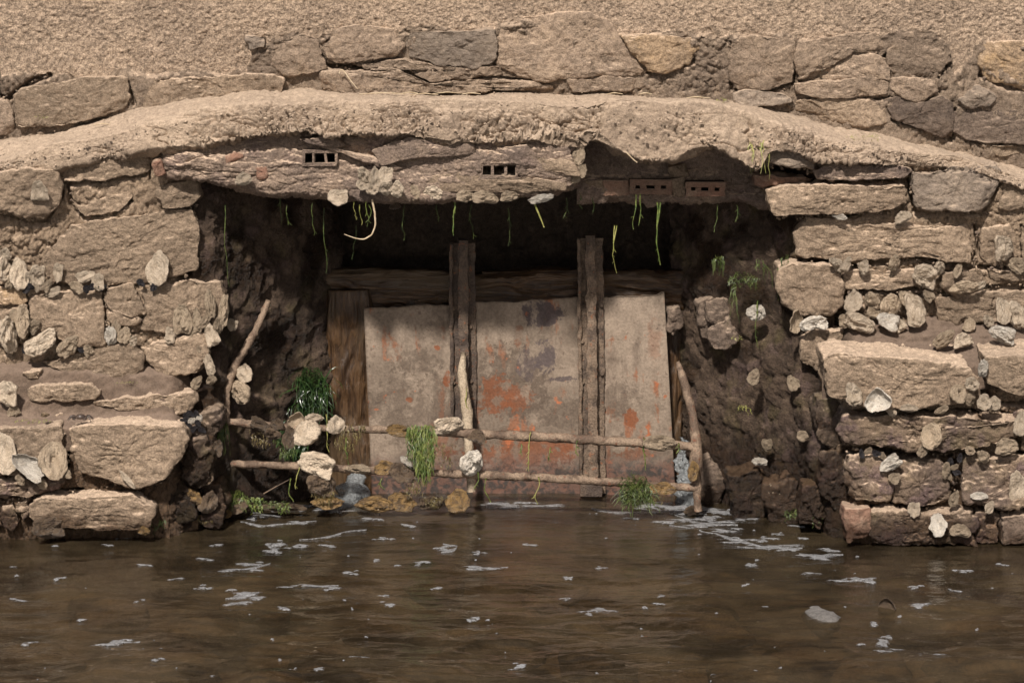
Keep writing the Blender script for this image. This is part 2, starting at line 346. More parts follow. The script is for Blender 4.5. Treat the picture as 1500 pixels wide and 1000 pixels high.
def m_wood():
    b = NB('wet_brown_timber'); o = b.objc(); w = b.scale(o, (1, 1, 0.10)); n0 = b.noise(b.scale(o, (1, 1, 0.35)), 7, 3)
    n1 = b.noise(w, 55, 5, 0.65, 1.2); n2 = b.noise(w, 160, 3, 0.6, 0.6)
    col = b.mix(b.ramp(n1, 0.38, 0.62), (0.027, 0.014, 0.007), (0.082, 0.044, 0.02)); col = b.mix(b.ramp(n0, 0.45, 0.7, 0, 0.7), col, (0.09, 0.06, 0.034))
    b.princ(col, 0.42, b.bump(b.math('ADD', n1, b.math('MULTIPLY', n2, 0.5)), 0.9, 0.008), 0.4); return b.m
M['wood'] = m_wood()
def m_water():
    b = NB('murky_river_water'); p = b.pos(); q = b.scale(p, (0.55, 1.2, 1))
    n = b.noise(q, 22, 4, 0.6, 0.6); n2 = b.noise(q, 70, 3, 0.6)
    h = b.math('ADD', n, b.math('MULTIPLY', n2, 0.3)); nor = b.bump(h, 0.8, 0.0045)
    fr = b.add('ShaderNodeFresnel'); fr.inputs[0].default_value = 1.33; b.set(fr.inputs['Normal'], nor)
    gl = b.add('ShaderNodeBsdfGlossy'); gl.inputs['Roughness'].default_value = 0.025; b.set(gl.inputs['Normal'], nor); gl.inputs[0].default_value = (1, 1, 1, 1)
    df = b.add('ShaderNodeBsdfDiffuse'); b.set(df.inputs[0], b.mix(b.ramp(b.noise(p, 3.5, 4, 0.6), 0.35, 0.65), (0.027, 0.020, 0.012), (0.078, 0.057, 0.033)))
    tr = b.add('ShaderNodeBsdfTransparent'); tr.inputs[0].default_value = (0.60, 0.51, 0.38, 1)
    m1 = b.add('ShaderNodeMixShader'); m1.inputs[0].default_value = 0.5; b.t.links.new(df.outputs[0], m1.inputs[1]); b.t.links.new(tr.outputs[0], m1.inputs[2])
    m2 = b.add('ShaderNodeMixShader'); b.t.links.new(fr.outputs[0], m2.inputs[0]); b.t.links.new(m1.outputs[0], m2.inputs[1]); b.t.links.new(gl.outputs[0], m2.inputs[2])
    b.t.links.new(m2.outputs[0], b.out.inputs[0]); return b.m
M['water'] = m_water()
def m_foam(name, a, alpha, soft=False):
    b = NB(name); p = b.pos(); n = b.noise(p, 60, 5, 0.7); v = b.voro(p, 130)
    al = b.ramp(n, 0.32, 0.55, alpha * 0.35, alpha)
    if soft:
        t = b.add('ShaderNodeAttribute', attribute_name='body'); al = b.math('MULTIPLY', b.ramp(b.math('ADD', t.outputs['Fac'], b.math('MULTIPLY', b.math('SUBTRACT', n, 0.5), 2.4)), 0.10, 0.95, 0, alpha), b.ramp(v, 0.1, 0.5, 1.0, 0.7))
    b.princ(b.mix(n, a, tuple(c * 0.75 for c in a)), 0.35, b.bump(b.math('ADD', n, v), 0.8, 0.004), 0.5, Alpha=al); return b.m
M['foam'] = m_foam('river_foam', (0.36, 0.36, 0.37), 0.8, True)
M['splash'] = m_foam('spilling_water_film', (0.20, 0.21, 0.215), 0.75)

# ------------------------------------------------------------------ the wall: one thing, its pieces are parts
wall = tag(empty('stone_wall', (0, 0.1, 0)), 'silt-covered rubble stone quay wall with a low square sluice opening', 'wall')
def wpart(name, V, F, mat, smooth=True):
    return adopt(obj(name, V, F, mat, None, smooth), wall)

def sheet(cols, counts, dispf, seed=0):
    """cols: (nx, K, 3) control polylines; counts: samples per segment; bumpy sheet along its normals"""
    cols = np.asarray(cols, float); segs = []
    for k, n in enumerate(counts):
        t = np.linspace(0, 1, n, endpoint=(k == len(counts) - 1))[None, :, None]
        segs.append(cols[:, k:k + 1] * (1 - t) + cols[:, k + 1:k + 2] * t)
    G = np.concatenate(segs, 1)
    for _ in range(3):                                    # ease the folds
        H = G.copy(); H[:, 1:-1] = (G[:, :-2] + 2 * G[:, 1:-1] + G[:, 2:]) / 4; G = H
    for _ in range(1):
        H = G.copy(); H[1:-1] = (G[:-2] + 2 * G[1:-1] + G[2:]) / 4; G = H
    N = grid_normals(G); nx, ns = G.shape[:2]
    V = G.reshape(-1, 3); N = N.reshape(-1, 3)
    V = V + N * dispf(V)[:, None]
    return V, grid_faces(nx, ns), (nx, ns)

# open joints: broken lines along the stones, width and depth in millimetres
JOINTS = [
 ([(88, 265), (150, 267), (216, 254)], 9, 60), ([(98, 268), (106, 300), (124, 320), (168, 313), (192, 296)], 6, 45), ([(-20, 308), (40, 326), (66, 326), (90, 290), (90, 262)], 6, 45),
 ([(50, 416), (150, 424), (212, 413), (284, 404)], 8, 55), ([(40, 436), (42, 494)], 6, 40), ([(20, 508), (62, 506), (110, 516), (152, 509)], 8, 50), ([(154, 426), (156, 505)], 6, 40), ([(-20, 420), (52, 420)], 7, 50),
 ([(160, 460), (214, 469)], 6, 40), ([(250, 490), (304, 484)], 6, 45), ([(204, 508), (216, 540)], 4, 40), ([(222, 240), (220, 262)], 7, 60), ([(236, 306), (288, 303)], 5, 40),
 ([(88, 620), (98, 650), (100, 700)], 8, 50), ([(-20, 734), (40, 730), (120, 718)], 6, 50), ([(150, 712), (240, 705)], 5, 40),
 ([(1120, 242), (1192, 252)], 6, 50), ([(1195, 269), (1332, 265)], 9, 60), ([(1334, 254), (1338, 306)], 7, 60), ([(1128, 320), (1240, 316), (1302, 312)], 7, 50), ([(1340, 311), (1444, 312)], 9, 55), ([(1471, 258), (1442, 306)], 5, 40),
 ([(1170, 383), (1240, 391), (1300, 386), (1340, 380), (1424, 391)], 8, 55), ([(1238, 427), (1342, 425)], 6, 45), ([(1236, 390), (1236, 452)], 5, 40), ([(1498, 330), (1497, 382)], 5, 45), ([(1436, 390), (1520, 394)], 8, 50), ([(1440, 418), (1520, 420)], 10, 60), ([(1372, 430), (1440, 424)], 5, 40),
 ([(1240, 605), (1436, 602), (1500, 606)], 9, 55), ([(1440, 560), (1448, 592), (1520, 588)], 12, 60), ([(1236, 659), (1330, 664), (1392, 668), (1500, 664)], 10, 60), ([(1307, 676), (1306, 738)], 5, 45), ([(1396, 676), (1402, 738)], 9, 40), ([(1240, 742), (1400, 746), (1520, 750)], 6, 45), ([(1430, 330), (1428, 388)], 6, 35),
 ([(186, 116), (190, 130), (200, 150)], 8, 35), ([(100, 173), (140, 172), (166, 161), (190, 149)], 4, 30), ([(-20, 138), (12, 142), (40, 122), (72, 108)], 12, 50), ([(476, 96), (500, 99), (534, 101)], 10, 50), ([(534, 103), (590, 98), (630, 119), (690, 112), (740, 112), (796, 119)], 5, 35), ([(724, 66), (728, 96)], 6, 35), ([(838, 113), (878, 109)], 4, 30), ([(945, 104), (1016, 89)], 6, 35),
 ([(1166, 66), (1163, 124), (1130, 136), (1078, 133)], 7, 40), ([(1170, 120), (1300, 119)], 3, 30), ([(1196, 145), (1270, 147), (1304, 140)], 6, 35), ([(1294, 84), (1306, 76)], 9, 40), ([(1390, 92), (1374, 112)], 7, 40), ([(1300, 141), (1345, 153), (1376, 141)], 5, 35), ([(1306, 174), (1345, 184), (1392, 202)], 7, 40), ([(1434, 80), (1437, 112), (1520, 138)], 9, 45), ([(1425, 206), (1520, 214)], 8, 45), ([(1070, 60), (1070, 130)], 5, 30), ([(1398, 160), (1396, 200)], 6, 40),
]
def joints(P):
    px, py = proj(P); px = px + 3.0 * fbm(P, 18, 2, 71); py = py + 3.0 * fbm(P, 18, 2, 73)
    r = np.zeros(len(P)); wv = 0.75 + 0.5 * fbm(P, 11, 2, 75)
    for line, wd, dp in JOINTS:
        L = np.array(line, float); m = (px > L[:, 0].min() - 14) & (px < L[:, 0].max() + 14) & (py > L[:, 1].min() - 14) & (py < L[:, 1].max() + 14)
        if not m.any(): continue
        x, y = px[m], py[m]; d = np.full(len(x), 99.0)
        for (ax, ay), (bx, by) in zip(L[:-1], L[1:]):
            vx, vy = bx - ax, by - ay; t = np.clip(((x - ax) * vx + (y - ay) * vy) / (vx * vx + vy * vy), 0, 1); d = np.minimum(d, np.hypot(x - ax - t * vx, y - ay - t * vy))
        k = sstep(wd * 0.5 * 1.3, wd * 0.5 * 0.5, d / np.maximum(wv[m], 0.3)) * dp / 1000.0
        r[m] = np.maximum(r[m], k)
    return r
def clods(P, scale, seed):
    w = P + 0.25 / scale * np.c_[fbm(P, scale * .8, 2, seed + 31), fbm(P, scale * .8, 2, seed + 33), fbm(P, scale * .8, 2, seed + 35)]
    c, e = cells(w, scale, seed); return 0.7 * (0.55 - c) - 0.55 * sstep(0.16, 0.0, e)
def d_mortar(P):
    m = sstep(-0.35, 0.2, fbm(P, 9, 3, 34))
    return 0.013 * fbm(P, 8, 4, 3) + (0.3 + 0.7 * m) * (0.015 * clods(P, 30, 5) + 0.010 * clods(P, 66, 9)) + 0.004 * fbm(P, 60, 3, 8) + 0.0035 * clods(P, 150, 11) - joints(P)
def d_crust(P):
    px, py = proj(P); lip = py - py_f(px) + 14 * fbm(P, 7, 3, 37); on_face = sstep(-6, 24, lip)
    m = (0.08 + 0.92 * sstep(-0.25, 0.25, fbm(P, 6, 3, 33) + 0.15)) * (0.10 + 0.90 * on_face)
    crack = 0.016 * sstep(0.10, 0.0, np.abs(fbm(P * np.array([.6, 1, 1.6]), 9, 3, 41))) * sstep(-0.1, 0.3, fbm(P, 5, 2, 43)) * on_face
    return 0.012 * fbm(P, 3.2, 2, 14) + (0.006 + 0.014 * on_face) * fbm(P, 8, 4, 13) + m * (0.022 * clods(P, 26, 15) + 0.011 * clods(P, 62, 19)) - crack + 0.0025 * fbm(P, 80, 3, 18) + (0.2 + 0.8 * on_face) * 0.0020 * clods(P, 140, 21)
def d_render(P):
    return 0.010 * fbm(P, 4, 4, 23) + 0.0050 * clods(P, 110, 29) + 0.003 * fbm(P, 100, 2, 28)
def d_bank(P):
    return 0.022 * fbm(P, 5, 4, 53) + 0.012 * clods(P, 12, 55) + 0.006 * fbm(P, 28, 3, 58) + 0.008 * clods(P, 40, 57) * sstep(-.3, .3, fbm(P, 5, 2, 51)) + 0.002 * fbm(P, 90, 2, 59)
BRICKS = [(443, 494, 220, 244, -0.054), (703, 759, 238, 262, -0.054), (922, 984, 264, 285, 0.105), (1004, 1062, 267, 288, 0.10)]
def d_course(P):
    px, py = proj(P); cut = 0
    for a, b, c, d, Y in BRICKS: cut = cut + 0.15 * ((px > a + 3) & (px < b - 3) & (py > c + 3) & (py < d - 3))
    q = P * np.array([0.5, 1, 2.0])
    st = np.abs(((P[:, 2] * 26 + 1.6 * fbm(P, 4, 3, 60)) % 1) - 0.5)
    return -cut + 0.018 * fbm(q, 6, 4, 63) + 0.007 * clods(q, 22, 65) - 0.006 * sstep(0.06, 0.0, st) * sstep(0, .4, fbm(P, 6, 2, 61)) + 0.005 * fbm(P, 30, 3, 68) + 0.004 * clods(P, 70, 69) + 0.003 * clods(P, 150, 67)

def crv(pts):
    a = np.array(pts, float); return lambda x: np.interp(x, a[:, 0], a[:, 1])
py_r = crv([(-80, 218), (0, 204), (100, 186), (200, 163), (300, 147), (400, 139), (600, 134), (900, 134), (1000, 141), (1080, 153), (1200, 180), (1300, 203), (1400, 222), (1500, 250), (1580, 270)])
py_f = crv([(-80, 247), (0, 234), (100, 210), (200, 188), (300, 168), (400, 156), (600, 151), (900, 151), (1000, 157), (1080, 171), (1200, 198), (1300, 217), (1400, 237), (1500, 263), (1580, 282)])
py_b = crv([(-80, 292), (0, 277), (90, 243), (150, 232), (215, 217), (300, 213), (330, 205), (400, 196), (450, 191), (480, 201), (520, 196), (600, 197), (650, 206), (700, 211), (780, 206), (830, 214), (850, 217), (862, 202), (880, 206), (905, 222), (940, 238), (965, 237), (990, 231), (1010, 221), (1045, 214), (1062, 217), (1080, 234), (1105, 249), (1113, 250), (1122, 226), (1150, 215), (1195, 234), (1250, 238), (1350, 243), (1420, 247), (1500, 277), (1580, 300)])
UY = 0.15                                                  # plane of the upper wall

# upper wall: roughcast
pxs = np.arange(-90, 1591, 1.9)
cols = []
for x in pxs:
    yb = 150 if x < 0 else py_r(x) + 25
    c = [(*P3(x, yb, UY + 0.03)[:1], UY + 0.03, float(pz(yb, UY))), (*P3(x, 60, UY)[:1], UY + 0.02, float(pz(60, UY))), (*P3(x, 0, UY)[:1], UY + 0.015, float(pz(0, UY))), (*P3(x, -60, UY)[:1], UY + 0.015, 1.75)]
    cols.append(c)
edge = crv([(-90, 108), (0, 108), (70, 104), (110, 116), (200, 110), (360, 108), (380, 60), (480, 50), (590, 44), (720, 44), (740, 30), (860, 20), (905, 45), (1020, 52), (1070, 54), (1160, 56), (1290, 50), (1330, 48), (1390, 60), (1400, 110), (1430, 70), (1590, 58)])
def d_upper(P):
    # below the edge of the roughcast the old masonry bed sits deeper
    px = P[:, 0] / MPP + 750; ed = pz(edge(px) + 9 * fbm(P, 14, 3, 77), UY)
    k = sstep(-0.012, 0.008, P[:, 2] - ed)
    return k * (0.014 + d_render(P)) + (1 - k) * (d_mortar(P) + 0.024)
V, F, _ = sheet(cols, [62, 44, 30], d_upper)
def split(V, F, mask):
    Fs = F[mask]; u, inv = np.unique(Fs, return_inverse=True); return V[u], inv.reshape(Fs.shape)
fc = V[F].mean(1); msk = fc[:, 2] > pz(edge(fc[:, 0] / MPP + 750) + 9 * fbm(fc, 14, 3, 77), UY)
wpart('roughcast_render', *split(V, F, msk), M['render']); wpart('bedding_mortar', *split(V, F, ~msk), M['upmortar'])

# crust over the opening, running down both sides
pxs = np.arange(-90, 1591, 1.5)
bulge = crv([(-90, 0.0), (150, 0.0), (300, 0.03), (500, 0.05), (1050, 0.05), (1130, 0.02), (1300, 0.0), (1590, 0.0)])
cols = []
for x in pxs:
    r, f, b_ = py_r(x), py_f(x), py_b(x); bu = bulge(x); q_ = np.array([[x * MPP, 0.3, 0.7]])
    f += 9 * float(fbm(q_, 3.5, 3, 81)[0]); r += 4 * float(fbm(q_, 5, 3, 83)[0]); bu += 0.022 * float(fbm(q_, 4, 3, 85)[0])
    yl = -0.012 - bu * 0.3; yb = -0.035 - bu * 1.15
    cols.append([P3(x, r - 8, UY + 0.06), P3(x, r, UY - 0.01), P3(x, f, yl), P3(x, b_, yb), P3(x, b_ + 3, yb + 0.05), P3(x, b_ - 10, 0.22)])
V, F, _ = sheet(cols, [5, 30, 64, 8, 14], lambda P: -d_crust(P))
tag(wpart('mortar_crust', V, F, M['crust']), 'pale crumbling mortar crust arched over the sluice opening')

# lower course of the lintel, with its broken right end
bot = crv([(222, 246), (240, 258), (290, 264), (340, 275), (380, 284), (450, 288), (520, 291), (560, 294), (640, 292), (700, 292), (800, 290), (840, 282), (858, 262)])
pxs = np.arange(222, 859, 1.6); cols = []
for x in pxs:
    t = py_b(x) - 12; b_ = bot(x); e = min(1, (858 - x) / 20.0, (x - 221) / 40.0)
    yf = -0.052 * e + 0.03 * (1 - e)
    cols.append([P3(x, t, 0.0), P3(x, t + 12, yf + 0.016), P3(x, (t + b_) / 2 + 6, yf), P3(x, b_ - 4, yf + 0.008), P3(x, b_, yf + 0.03), P3(x, b_ - 12, 0.30)])
V, F, _ = sheet(cols, [6, 32, 34, 7, 24], lambda P: -d_course(P))
tag(wpart('lintel_course', V, F, M['course']), 'purplish lower masonry course of the lintel with hollow bricks')
# recessed shelf at the broken right end
pxs = np.arange(845, 1135, 2.4); cols = []
for x in pxs:
    cols.append([P3(x, 195, 0.14), P3(x, 240, 0.16), P3(x, 262, 0.15), P3(x, 287, 0.135), P3(x, 297, 0.15), P3(x, 280, 0.45)])
V, F, _ = sheet(cols, [14, 10, 10, 5, 18], lambda P: -1.4 * d_course(P))
wpart('broken_recess', V, F, M['course'])

# piers (bedding mortar of the stones)
pxs = np.arange(-90, 288, 1.6); cols = []
for x in pxs:
    e = sstep(244, 288, x) * 0.09
    cols.append([np.array([P3(x, 780, -.2)[0], -0.165 + e, -0.18]), P3(x, 700, -0.165 + e), P3(x, 632, -0.13 + e), P3(x, 618, -0.08 + e), P3(x, 562, 0.045 + e), P3(x, 530, 0.04 + e), P3(x, 400, 0.03 + e), P3(x, py_b(x) - 14, 0.01 + e)])
V, F, _ = sheet(cols, [50, 34, 8, 26, 12, 56, 72], lambda P: d_mortar(P) + 0.014 * sstep(0.18, 0.42, P[:, 2]) - 0.004)
pl = wpart('bedding_mortar', V, F, M['mortar'])
pxs = np.arange(1222, 1591, 1.6); cols = []
for x in pxs:
    e = sstep(1262, 1222, x) * 0.09
    cols.append([np.array([P3(x, 780, -.2)[0], -0.235 + e, -0.18]), P3(x, 700, -0.225 + e), P3(x, 556, -0.20 + e), P3(x, 536, -0.12 + e), P3(x, 494, 0.035 + e), P3(x, 470, 0.04 + e), P3(x, 350, 0.03 + e), P3(x, py_b(x) - 14, 0.01 + e)])
V, F, _ = sheet(cols, [50, 70, 8, 26, 10, 52, 52], lambda P: d_mortar(P) + 0.014 * sstep(0.18, 0.42, P[:, 2]) - 0.004)
wpart('bedding_mortar', V, F, M['mortar'])
# mud lying on the two ledges
def ledge(x0, x1, pts, seed, sag):
    pxs = np.arange(x0, x1, 2.6); cols = []
    for x in pxs:
        k = sstep(*sag, x); cols.append([P3(x, py + 16 * k, Y + 0.11 * k) for py, Y in pts])
    return sheet(cols, [10, 18, 22, 8][:len(pts) - 1], lambda P: 0.009 * fbm(P, 7, 4, seed) + 0.003 * fbm(P, 45, 3, seed + 3))
V, F, _ = ledge(-90, 312, [(660, -0.160), (628, -0.155), (607, -0.085), (546, -0.012), (530, 0.04)], 91, (246, 306)); wpart('mud_on_ledge', V, F, M['mud'])
V, F, _ = ledge(1204, 1591, [(570, -0.21), (534, -0.17), (503, -0.045), (480, 0.0), (464, 0.04)], 95, (1258, 1206)); wpart('mud_on_ledge', V, F, M['mud'])

# reveals: muddy banks running back to the gate
def reveal(up, lo, seed):
    zs = np.arange(-0.16, 1.13, 0.0055); cols = []
    for z in zs:
        py = 500 - (z - ZC) * 0.985 / MPP
        k = sstep(0.10, 0.42, z); c = []
        for (xa, ya), (xb, yb) in zip(up, lo):
            px = xa * k + xb * (1 - k); Y = ya * k + yb * (1 - k)
            t = (DIST + Y * cos(PITCH) - (z - ZC) * sin(PITCH)); c.append((t * (px - 750) / FPX, Y, z))
        cols.append(c)
    return sheet(cols, [10, 12, 26, 22, 22], d_bank)
def flip(F): return F[:, ::-1]
V, F, _ = reveal([(282, .05), (318, .06), (336, .13), (400, .27), (452, .37), (498, .52)], [(232, -.14), (268, -.10), (316, .03), (400, .22), (462, .35), (505, .52)], 1)
rl = wpart('muddy_reveal', V, F, M['bank'])
V, F, _ = reveal([(1222, .05), (1172, .06), (1150, .13), (1092, .26), (1034, .37), (982, .52)], [(1262, -.19), (1222, -.14), (1186, .02), (1106, .21), (1040, .35), (986, .52)], 2)
rr = wpart('muddy_reveal', V, flip(F), M['bank'])

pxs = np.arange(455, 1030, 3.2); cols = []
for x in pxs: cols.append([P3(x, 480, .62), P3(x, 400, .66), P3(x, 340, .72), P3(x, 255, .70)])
V, F, _ = sheet(cols, [20, 22, 26], lambda P: 1.6 * d_bank(P)); wpart('culvert_shade_sheet', V, F, M['core'])  # added sheet, its dark colour imitates the deep shade above the header
# mass of the quay behind: roof of the culvert, its sides and its end
def core_parts():
    out = []
    out.append(boxvf((0, 1.20, 1.40), (3.5, 0.98, 0.385)))          # roof, z from 1.015
    out.append(boxvf((-2.05, 1.30, 0.40), (1.50, 0.72, 0.61)))
    out.append(boxvf((2.02, 1.30, 0.40), (1.50, 0.72, 0.61)))
    out.append(boxvf((0, 2.0, 0.40), (0.56, 0.10, 0.612)))
    out.append(boxvf((-2.60, 0.70, 0.60), (0.9, 0.60, 0.80))); out.append(boxvf((2.60, 0.70, 0.60), (0.9, 0.60, 0.80)))
    return join(out)
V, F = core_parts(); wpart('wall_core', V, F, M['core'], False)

# ------------------------------------------------------------------ stones
rng = random.Random(7)
def outline(poly, res, seed, amp=0.003):
    A = np.array(poly, float)
    Q = np.empty((2 * len(A), 2)); B = np.roll(A, -1, 0)
    Q[0::2] = A * 0.96 + B * 0.04; Q[1::2] = A * 0.04 + B * 0.96
    C = np.vstack([Q, Q[:1]]); L = np.r_[0, np.cumsum(np.linalg.norm(np.diff(C, axis=0), axis=1))]
    m = max(18, int(L[-1] / res)); s = np.linspace(0, L[-1], m, endpoint=False)
    O = np.stack([np.interp(s, L, C[:, 0]), np.interp(s, L, C[:, 1])], 1)
    q = np.c_[O, np.full(m, seed * 3.7)]
    O += amp * np.c_[fbm(q, 22, 3, seed), fbm(q, 22, 3, seed + 5)]
    return O
def stone(poly_px, Y, depth, mat, seed, rho=0.012, rel=1.0, res=0.0046, tilt=True, name='stone', chips=10):
    pw_ = np.array([pt(px, py, Y) for px, py in poly_px])
    pw_ = pw_ + 0.0045 * (pw_ - pw_.mean(0)) / (np.linalg.norm(pw_ - pw_.mean(0), axis=1, keepdims=True) + 1e-9)
    size = np.ptp(pw_, axis=0)
    if size.max() < 0.09: res = 0.0045
    O = outline(pw_, res, seed, 0.0035 * rel); c = O.mean(0); m = len(O)
    rmin = min(size) / 2; rho = min(rho, rmin * 0.5)
    nr = max(4, int(max(size) * 0.36 / res)); D = O - c; Dl = np.linalg.norm(D, axis=1)
    rings = []
    for k in range(1, nr + 1):
        f = (k / nr) * (1 - rho / Dl); rings.append((f, np.zeros(m)))
    for a in (0.25, 0.5, 0.75, 1.0):
        ph = a * pi / 2; rings.append((1 - rho / Dl * (1 - np.sin(ph)), np.full(m, rho * (1 - np.cos(ph)))))
    ns = max(5, int(depth / (res * 1.7)))
    for k in range(1, ns + 1): rings.append((np.ones(m) - 0.04 * k / ns, np.full(m, rho + (depth - rho) * k / ns)))
    V = [np.array([[c[0], Y, c[1]]])]
    for f, y in rings:
        V.append(np.c_[c[0] + D[:, 0] * f, Y + y, c[1] + D[:, 1] * f])
    V = np.concatenate(V); nR = len(rings)
    F = []
    i = np.arange(m); j = (i + 1) % m
    quads = np.concatenate([np.stack([1 + k * m + i, 1 + k * m + j, 1 + (k + 1) * m + j, 1 + (k + 1) * m + i], 1) for k in range(nR - 1)])
    tris = np.stack([np.zeros(m, int), 1 + j, 1 + i], 1)
    r = random.Random(seed)
    ctr = np.array([c[0], Y, c[1]]); ext = np.array([size[0] / 2, depth, size[1] / 2])
    if tilt:
        V[:, 1] += (V[:, 0] - c[0]) * r.uniform(-.07, .07) + (V[:, 2] - c[1]) * r.uniform(-.04, .16)
    Q = (V - ctr)
    # split faces and chipped arrises
    for _ in range(chips):
        n = np.array([r.uniform(-.55, .55), -r.uniform(0.7, 1.3), r.uniform(-.55, .55)]); n /= np.linalg.norm(n)
        d = Q @ n; lim = d.max() - r.uniform(0.002, 0.016) * min(1.4, 0.5 + rmin * 6); o = d > lim
        Q[o] -= np.outer((d[o] - lim) * 0.9, n)
    V = Q + ctr
    # vertex normals
    N = np.zeros_like(V)
    a, b_, c_, d_ = (V[quads[:, k]] for k in range(4)); fn = np.cross(c_ - a, d_ - b_)
    for k in range(4): np.add.at(N, quads[:, k], fn)
    fn = np.cross(V[tris[:, 1]] - V[tris[:, 0]], V[tris[:, 2]] - V[tris[:, 0]])
    for k in range(3): np.add.at(N, tris[:, k], -fn if False else fn)
    N /= np.linalg.norm(N, axis=1, keepdims=True) + 1e-12
    if (N[0] @ np.array([0, -1, 0])) < 0: N = -N
    an = np.array([0.85, 1, 1.25])                                    # bedding runs level
    rid = 1 - np.abs(fbm(V * an, 16, 3, seed + 3)); 
    st = ((V[:, 2] + 0.12 * V[:, 0] * r.uniform(-1, 1)) * r.uniform(22, 38) + 0.9 * fbm(V, 6, 3, seed + 21)) % 1.0
    w_ = V * an + 0.012 * np.c_[fbm(V, 20, 2, seed + 41), fbm(V, 20, 2, seed + 43), fbm(V, 20, 2, seed + 45)]
    fl = flakes(w_, 13, seed + 31) * 0.0024 + flakes(w_, 36, seed + 37) * 0.0013
    disp = fl + 0.0050 * fbm(V * an, 9, 5, seed + 1, 0.55) + 0.003 * (rid - 0.75) + 0.0016 * sstep(0.0, 0.25, st) * sstep(1.0, 0.9, st) + 0.0020 * fbm(V, 70, 3, seed + 9)
    pit = 0.0045 * sstep(0.25, 0.75, fbm(V * an, 24, 3, seed + 51)) + 0.0030 * sstep(0.2, 0.7, fbm(V, 75, 2, seed + 53))
    V = V + N * ((disp - pit) * rel)[:, None]
    faces = [tuple(q) for q in quads.tolist()] + [tuple(t) for t in tris.tolist()]
    faces.append(tuple(1 + (nR - 1) * m + k for k in range(m)))
    cc = (V.min(0) + V.max(0)) / 2
    me = bpy.data.meshes.new(name); me.from_pydata((V - cc).tolist(), [], faces)
    import bmesh as _b
    bm = _b.new(); bm.from_mesh(me); _b.ops.recalc_face_normals(bm, faces=bm.faces); bm.to_mesh(me); bm.free()
    me.polygons.foreach_set('use_smooth', [True] * len(me.polygons))
    o = link(name, me, M[mat], None, tuple(cc)); return o

UP = [
 ('tan', [(20, 142), (30, 131), (110, 118), (185, 113), (188, 145), (180, 160), (100, 182), (22, 188)]),
 ('tan', [(206, 118), (300, 114), (400, 110), (416, 116), (410, 136), (300, 152), (215, 165), (206, 140)]),
 ('grey', [(-60, 150), (8, 147), (17, 168), (19, 196), (-60, 208)]),
 ('slate', [(358, 55), (388, 53), (386, 68), (366, 71)]),
 ('grey', [(402, 62), (440, 50), (462, 60), (470, 78), (481, 100), (450, 107), (420, 109), (399, 95)]),
 ('grey', [(470, 74), (500, 44), (540, 38), (575, 47), (590, 68), (576, 86), (530, 90), (490, 92), (475, 85)]),
 ('slate', [(592, 54), (612, 48), (721, 45), (727, 68), (722, 90), (690, 101), (640, 93), (598, 84)]),
 ('grey', [(530, 94), (600, 88), (690, 103), (732, 97), (736, 108), (690, 115), (632, 119), (592, 100), (536, 103)]),
 ('grey', [(470, 108), (580, 102), (626, 122), (700, 117), (780, 119), (812, 130), (600, 138), (470, 136)]),
 ('grey', [(752, 28), (800, 24), (860, 22), (890, 31), (905, 50), (925, 75), (945, 105), (935, 113), (860, 111), (800, 118), (760, 112), (730, 95), (728, 60), (735, 42)]),
 ('ochre', [(912, 53), (960, 52), (1018, 58), (1022, 70), (1010, 90), (975, 107), (950, 103), (930, 80)]),
 ('grey', [(1076, 62), (1100, 55), (1160, 58), (1166, 75), (1161, 122), (1130, 132), (1085, 130), (1072, 120), (1069, 80)]),
 ('grey', [(1168, 63), (1210, 56), (1275, 48), (1302, 62), (1300, 76), (1285, 80), (1265, 67), (1235, 84), (1220, 96), (1172, 116), (1166, 95)]),
 ('grey', [(1222, 99), (1236, 87), (1266, 70), (1290, 88), (1302, 101), (1300, 117), (1270, 111), (1220, 116), (1178, 118)]),
 ('grey', [(1166, 123), (1225, 119), (1280, 114), (1303, 123), (1300, 138), (1270, 143), (1210, 143), (1168, 136)]),
 ('slate', [(1077, 138), (1095, 134), (1150, 139), (1162, 150), (1100, 156), (1078, 151)]),
 ('tan', [(1165, 149), (1200, 144), (1280, 145), (1296, 156), (1298, 180), (1260, 184), (1200, 174), (1168, 165)]),
 ('grey', [(1302, 75), (1330, 50), (1365, 50), (1385, 72), (1388, 92), (1375, 106), (1340, 113), (1312, 113), (1301, 95)]),
 ('grey', [(1304, 117), (1340, 115), (1372, 118), (1375, 135), (1345, 150), (1325, 142), (1306, 130)]),
 ('dark', [(1298, 147), (1320, 142), (1342, 153), (1380, 142), (1397, 152), (1395, 188), (1380, 200), (1345, 186), (1310, 176)]),
 ('ochre', [(1437, 76), (1445, 65), (1510, 63), (1560, 65), (1560, 132), (1500, 132), (1450, 118), (1436, 100)]),
 ('slate', [(1408, 146), (1435, 126), (1462, 143), (1450, 155), (1425, 158)]),
 ('dark', [(1398, 167), (1440, 156), (1480, 149), (1560, 149), (1560, 210), (1450, 208), (1420, 203), (1398, 192)]),
 ('tan', [(1450, 215), (1490, 212), (1496, 226), (1462, 230)]),
 ('grey', [(832, 118), (900, 114), (930, 118), (925, 132), (840, 134)]),
]
sd = 100
stones = []
for mat, poly in UP:
    sd += 7; stones.append(stone(poly, UY - 0.016 + rng.uniform(-.010, .008), 0.10, mat, sd, 0.004, 0.9))
